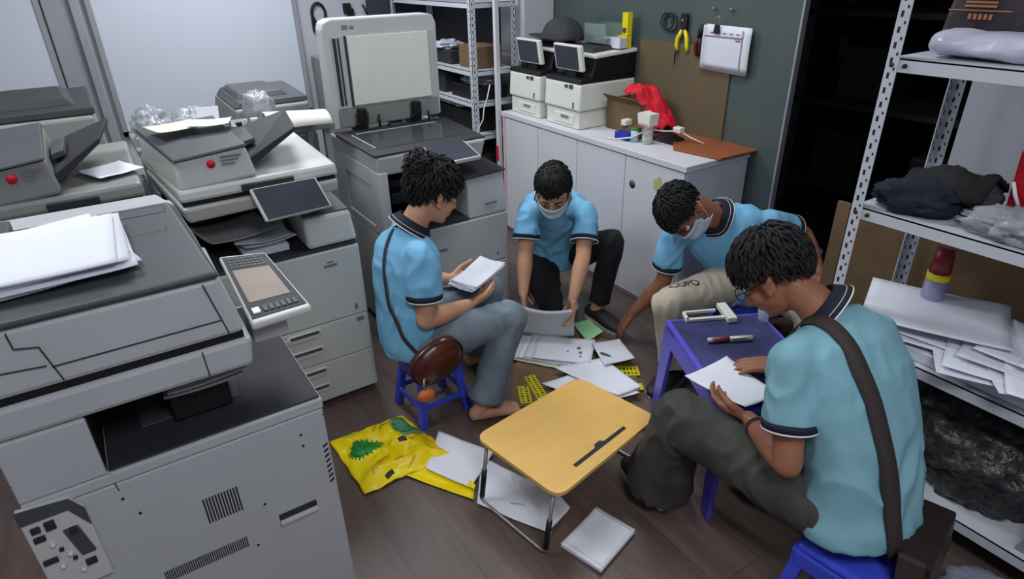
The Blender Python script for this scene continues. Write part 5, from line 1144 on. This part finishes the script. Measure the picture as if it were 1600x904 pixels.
frame_=MB(); t_m=at((1.018,1.088,.0),.28)
for x0,x1,y0,y1 in ((-.09,.09,-.0700,-.0690),(-.09,.09,.0690,.0700),(-.0900,-.0890,-.07,.07),(.0890,.0900,-.07,.07)): frame_.box(x0,x1,y0,y1,.0245,.0252,mx=t_m)
frame_.build('printed_border','cream_paper',t)
# yellow bag
t=thing('yellow_plastic_bag','crumpled bright yellow printed plastic bag on the floor beside the front copier','bag',(.62,1.9,.002))
YP_=[(.425,1.93),(.475,1.70),(.80,1.70),(.76,2.03)]
def yb(u,v):
    a=Vector((.445,2.065,0)).lerp(Vector((.755,2.05,0)),u); b=Vector((.455,1.715,0)).lerp(Vector((.815,1.715,0)),u); p=a.lerp(b,v)
    n=1-abs(noise.noise(Vector((u*3.2+v,v*3.4-u*.6,4.2))))*2.6
    e=min(u,1-u,v,1-v)*6; e=min(1,e)
    return Vector((p.x+.012*noise.noise(Vector((v*4,u*3,1))),p.y+.012*noise.noise(Vector((u*4,v*3,8))),.010+.016*e+.022*e*n+.006*noise.noise(Vector((u*11,v*11,2)))))
body=MB().grid(yb,48,48).build('bag_film','yellow',t,solid=.003)
def onbag(pts,name,m,h=.0035,parent=None):
    """flat print laid on the bag: polygons in u,v"""
    mb=MB()
    for poly in pts:
        us=[p[0] for p in poly];vs=[p[1] for p in poly]
        n=6
        def f(a,b,poly=poly):
            q=Vector(poly[0]).lerp(Vector(poly[1]),a).lerp(Vector(poly[3]).lerp(Vector(poly[2]),a),b); p=yb(q[0],q[1]); return p+Vector((0,0,h))
        mb.grid(f,n,n)
    return mb.build(name,m,parent or t,solid=.0006)
def ell(cu,cv,ru,rv,n=10,rot=.0):
    out=[]
    for k in range(n):
        a0=2*PI*k/n;a1=2*PI*(k+1)/n
        f=lambda a,r:(cu+ru*r*math.cos(a),cv+rv*r*math.sin(a))
        out.append([f(a0,.02),f(a0,1),f(a1,1),f(a1,.02)])
    return out
onbag(ell(.27,.42,.17,.13,14),'green_emblem','green',.0045)
sp_=[]
for k in range(22):
    a=2*PI*k/22; f=lambda r,a:(.27+.17*r*math.cos(a),.42+.13*r*math.sin(a)); sp_.append([f(1.0,a-.07),f(1.16,a-.05),f(1.16,a+.05),f(1.0,a+.07)])
onbag(sp_,'emblem_rays','green',.0045)
onbag([[(.68+.0,.10),(.92,.10),(.97,.50),(.74,.50)]],'grey_print_window','greybar',.0045)
onbag([[(.70+.008*k,.14+.065*k),(.91+.010*k,.14+.065*k),(.912+.010*k,.16+.065*k),(.702+.008*k,.16+.065*k)] for k in range(5)],'window_stripes','green',.0055)
onbag([[(.64,.10),(.70,.08),(.72,.12),(.66,.15)],[(.62,.52),(.72,.54),(.71,.60),(.62,.57)],[(.24,.92),(.34,.88),(.35,.94),(.26,.97)]],'dark_print','seam',.0045)
gl=[]; rn=random.Random(2)
for (u0,v0,n,h_,dx) in ((.50,.12,5,.05,.022),(.53,.22,5,.035,.018),(.16,.78,11,.07,.026),(.42,.80,6,.04,.02),(.50,.92,7,.03,.02),(.74,.60,7,.03,.026),(.48,.52,4,.03,.02)):
    for k in range(n):
        u=u0+dx*k;v=v0-.012*k; hh=h_*rn.uniform(.6,1)
        gl.append([(u,v),(u+dx*.22,v),(u+dx*.22,v+hh),(u,v+hh)]); gl.append([(u,v+hh*rn.choice([0,.4,.8])),(u+dx*.7,v+hh*.1),(u+dx*.7,v+hh*.3),(u,v+hh*.3)])
onbag(gl,'red_lettering','redprint',.0045)
t2y=thing('yellow_packet','flat yellow plastic strip of packaging lying under the white sheet','packaging',(.72,1.62,.002))
quad=quadsheet([(.60,1.745),(.765,1.47),(.80,1.525),(.69,1.72)],.002,'yellow',None,90,'film_strip'); quad.parent=t2y; quad.location-=Vector(t2y.location)
MB().prism([(.775,1.53),(.785,1.50),(.80,1.515),(.795,1.55)],.022,.024,'z').build('yellow_corner','yellow2',t2y)
# small floor litter behind the squatting man
crumple('crumpled_bag','whitefilm',(1.88,2.36,.001),(.05,.05,.045),'crumpled pale plastic bag on the floor behind the squatting man','bag',41,amp=.2)
t=thing('black_cable','thin dark cable on the floor at the bottom left','cable',(-.5,1.4,.004))
MB().tube([(-.55,1.2,.005),(-.45,1.35,.005),(-.48,1.5,.005),(-.60,1.6,.005),(-.72,1.5,.005),(-.7,1.3,.005)],.004).build('wire','black',t)
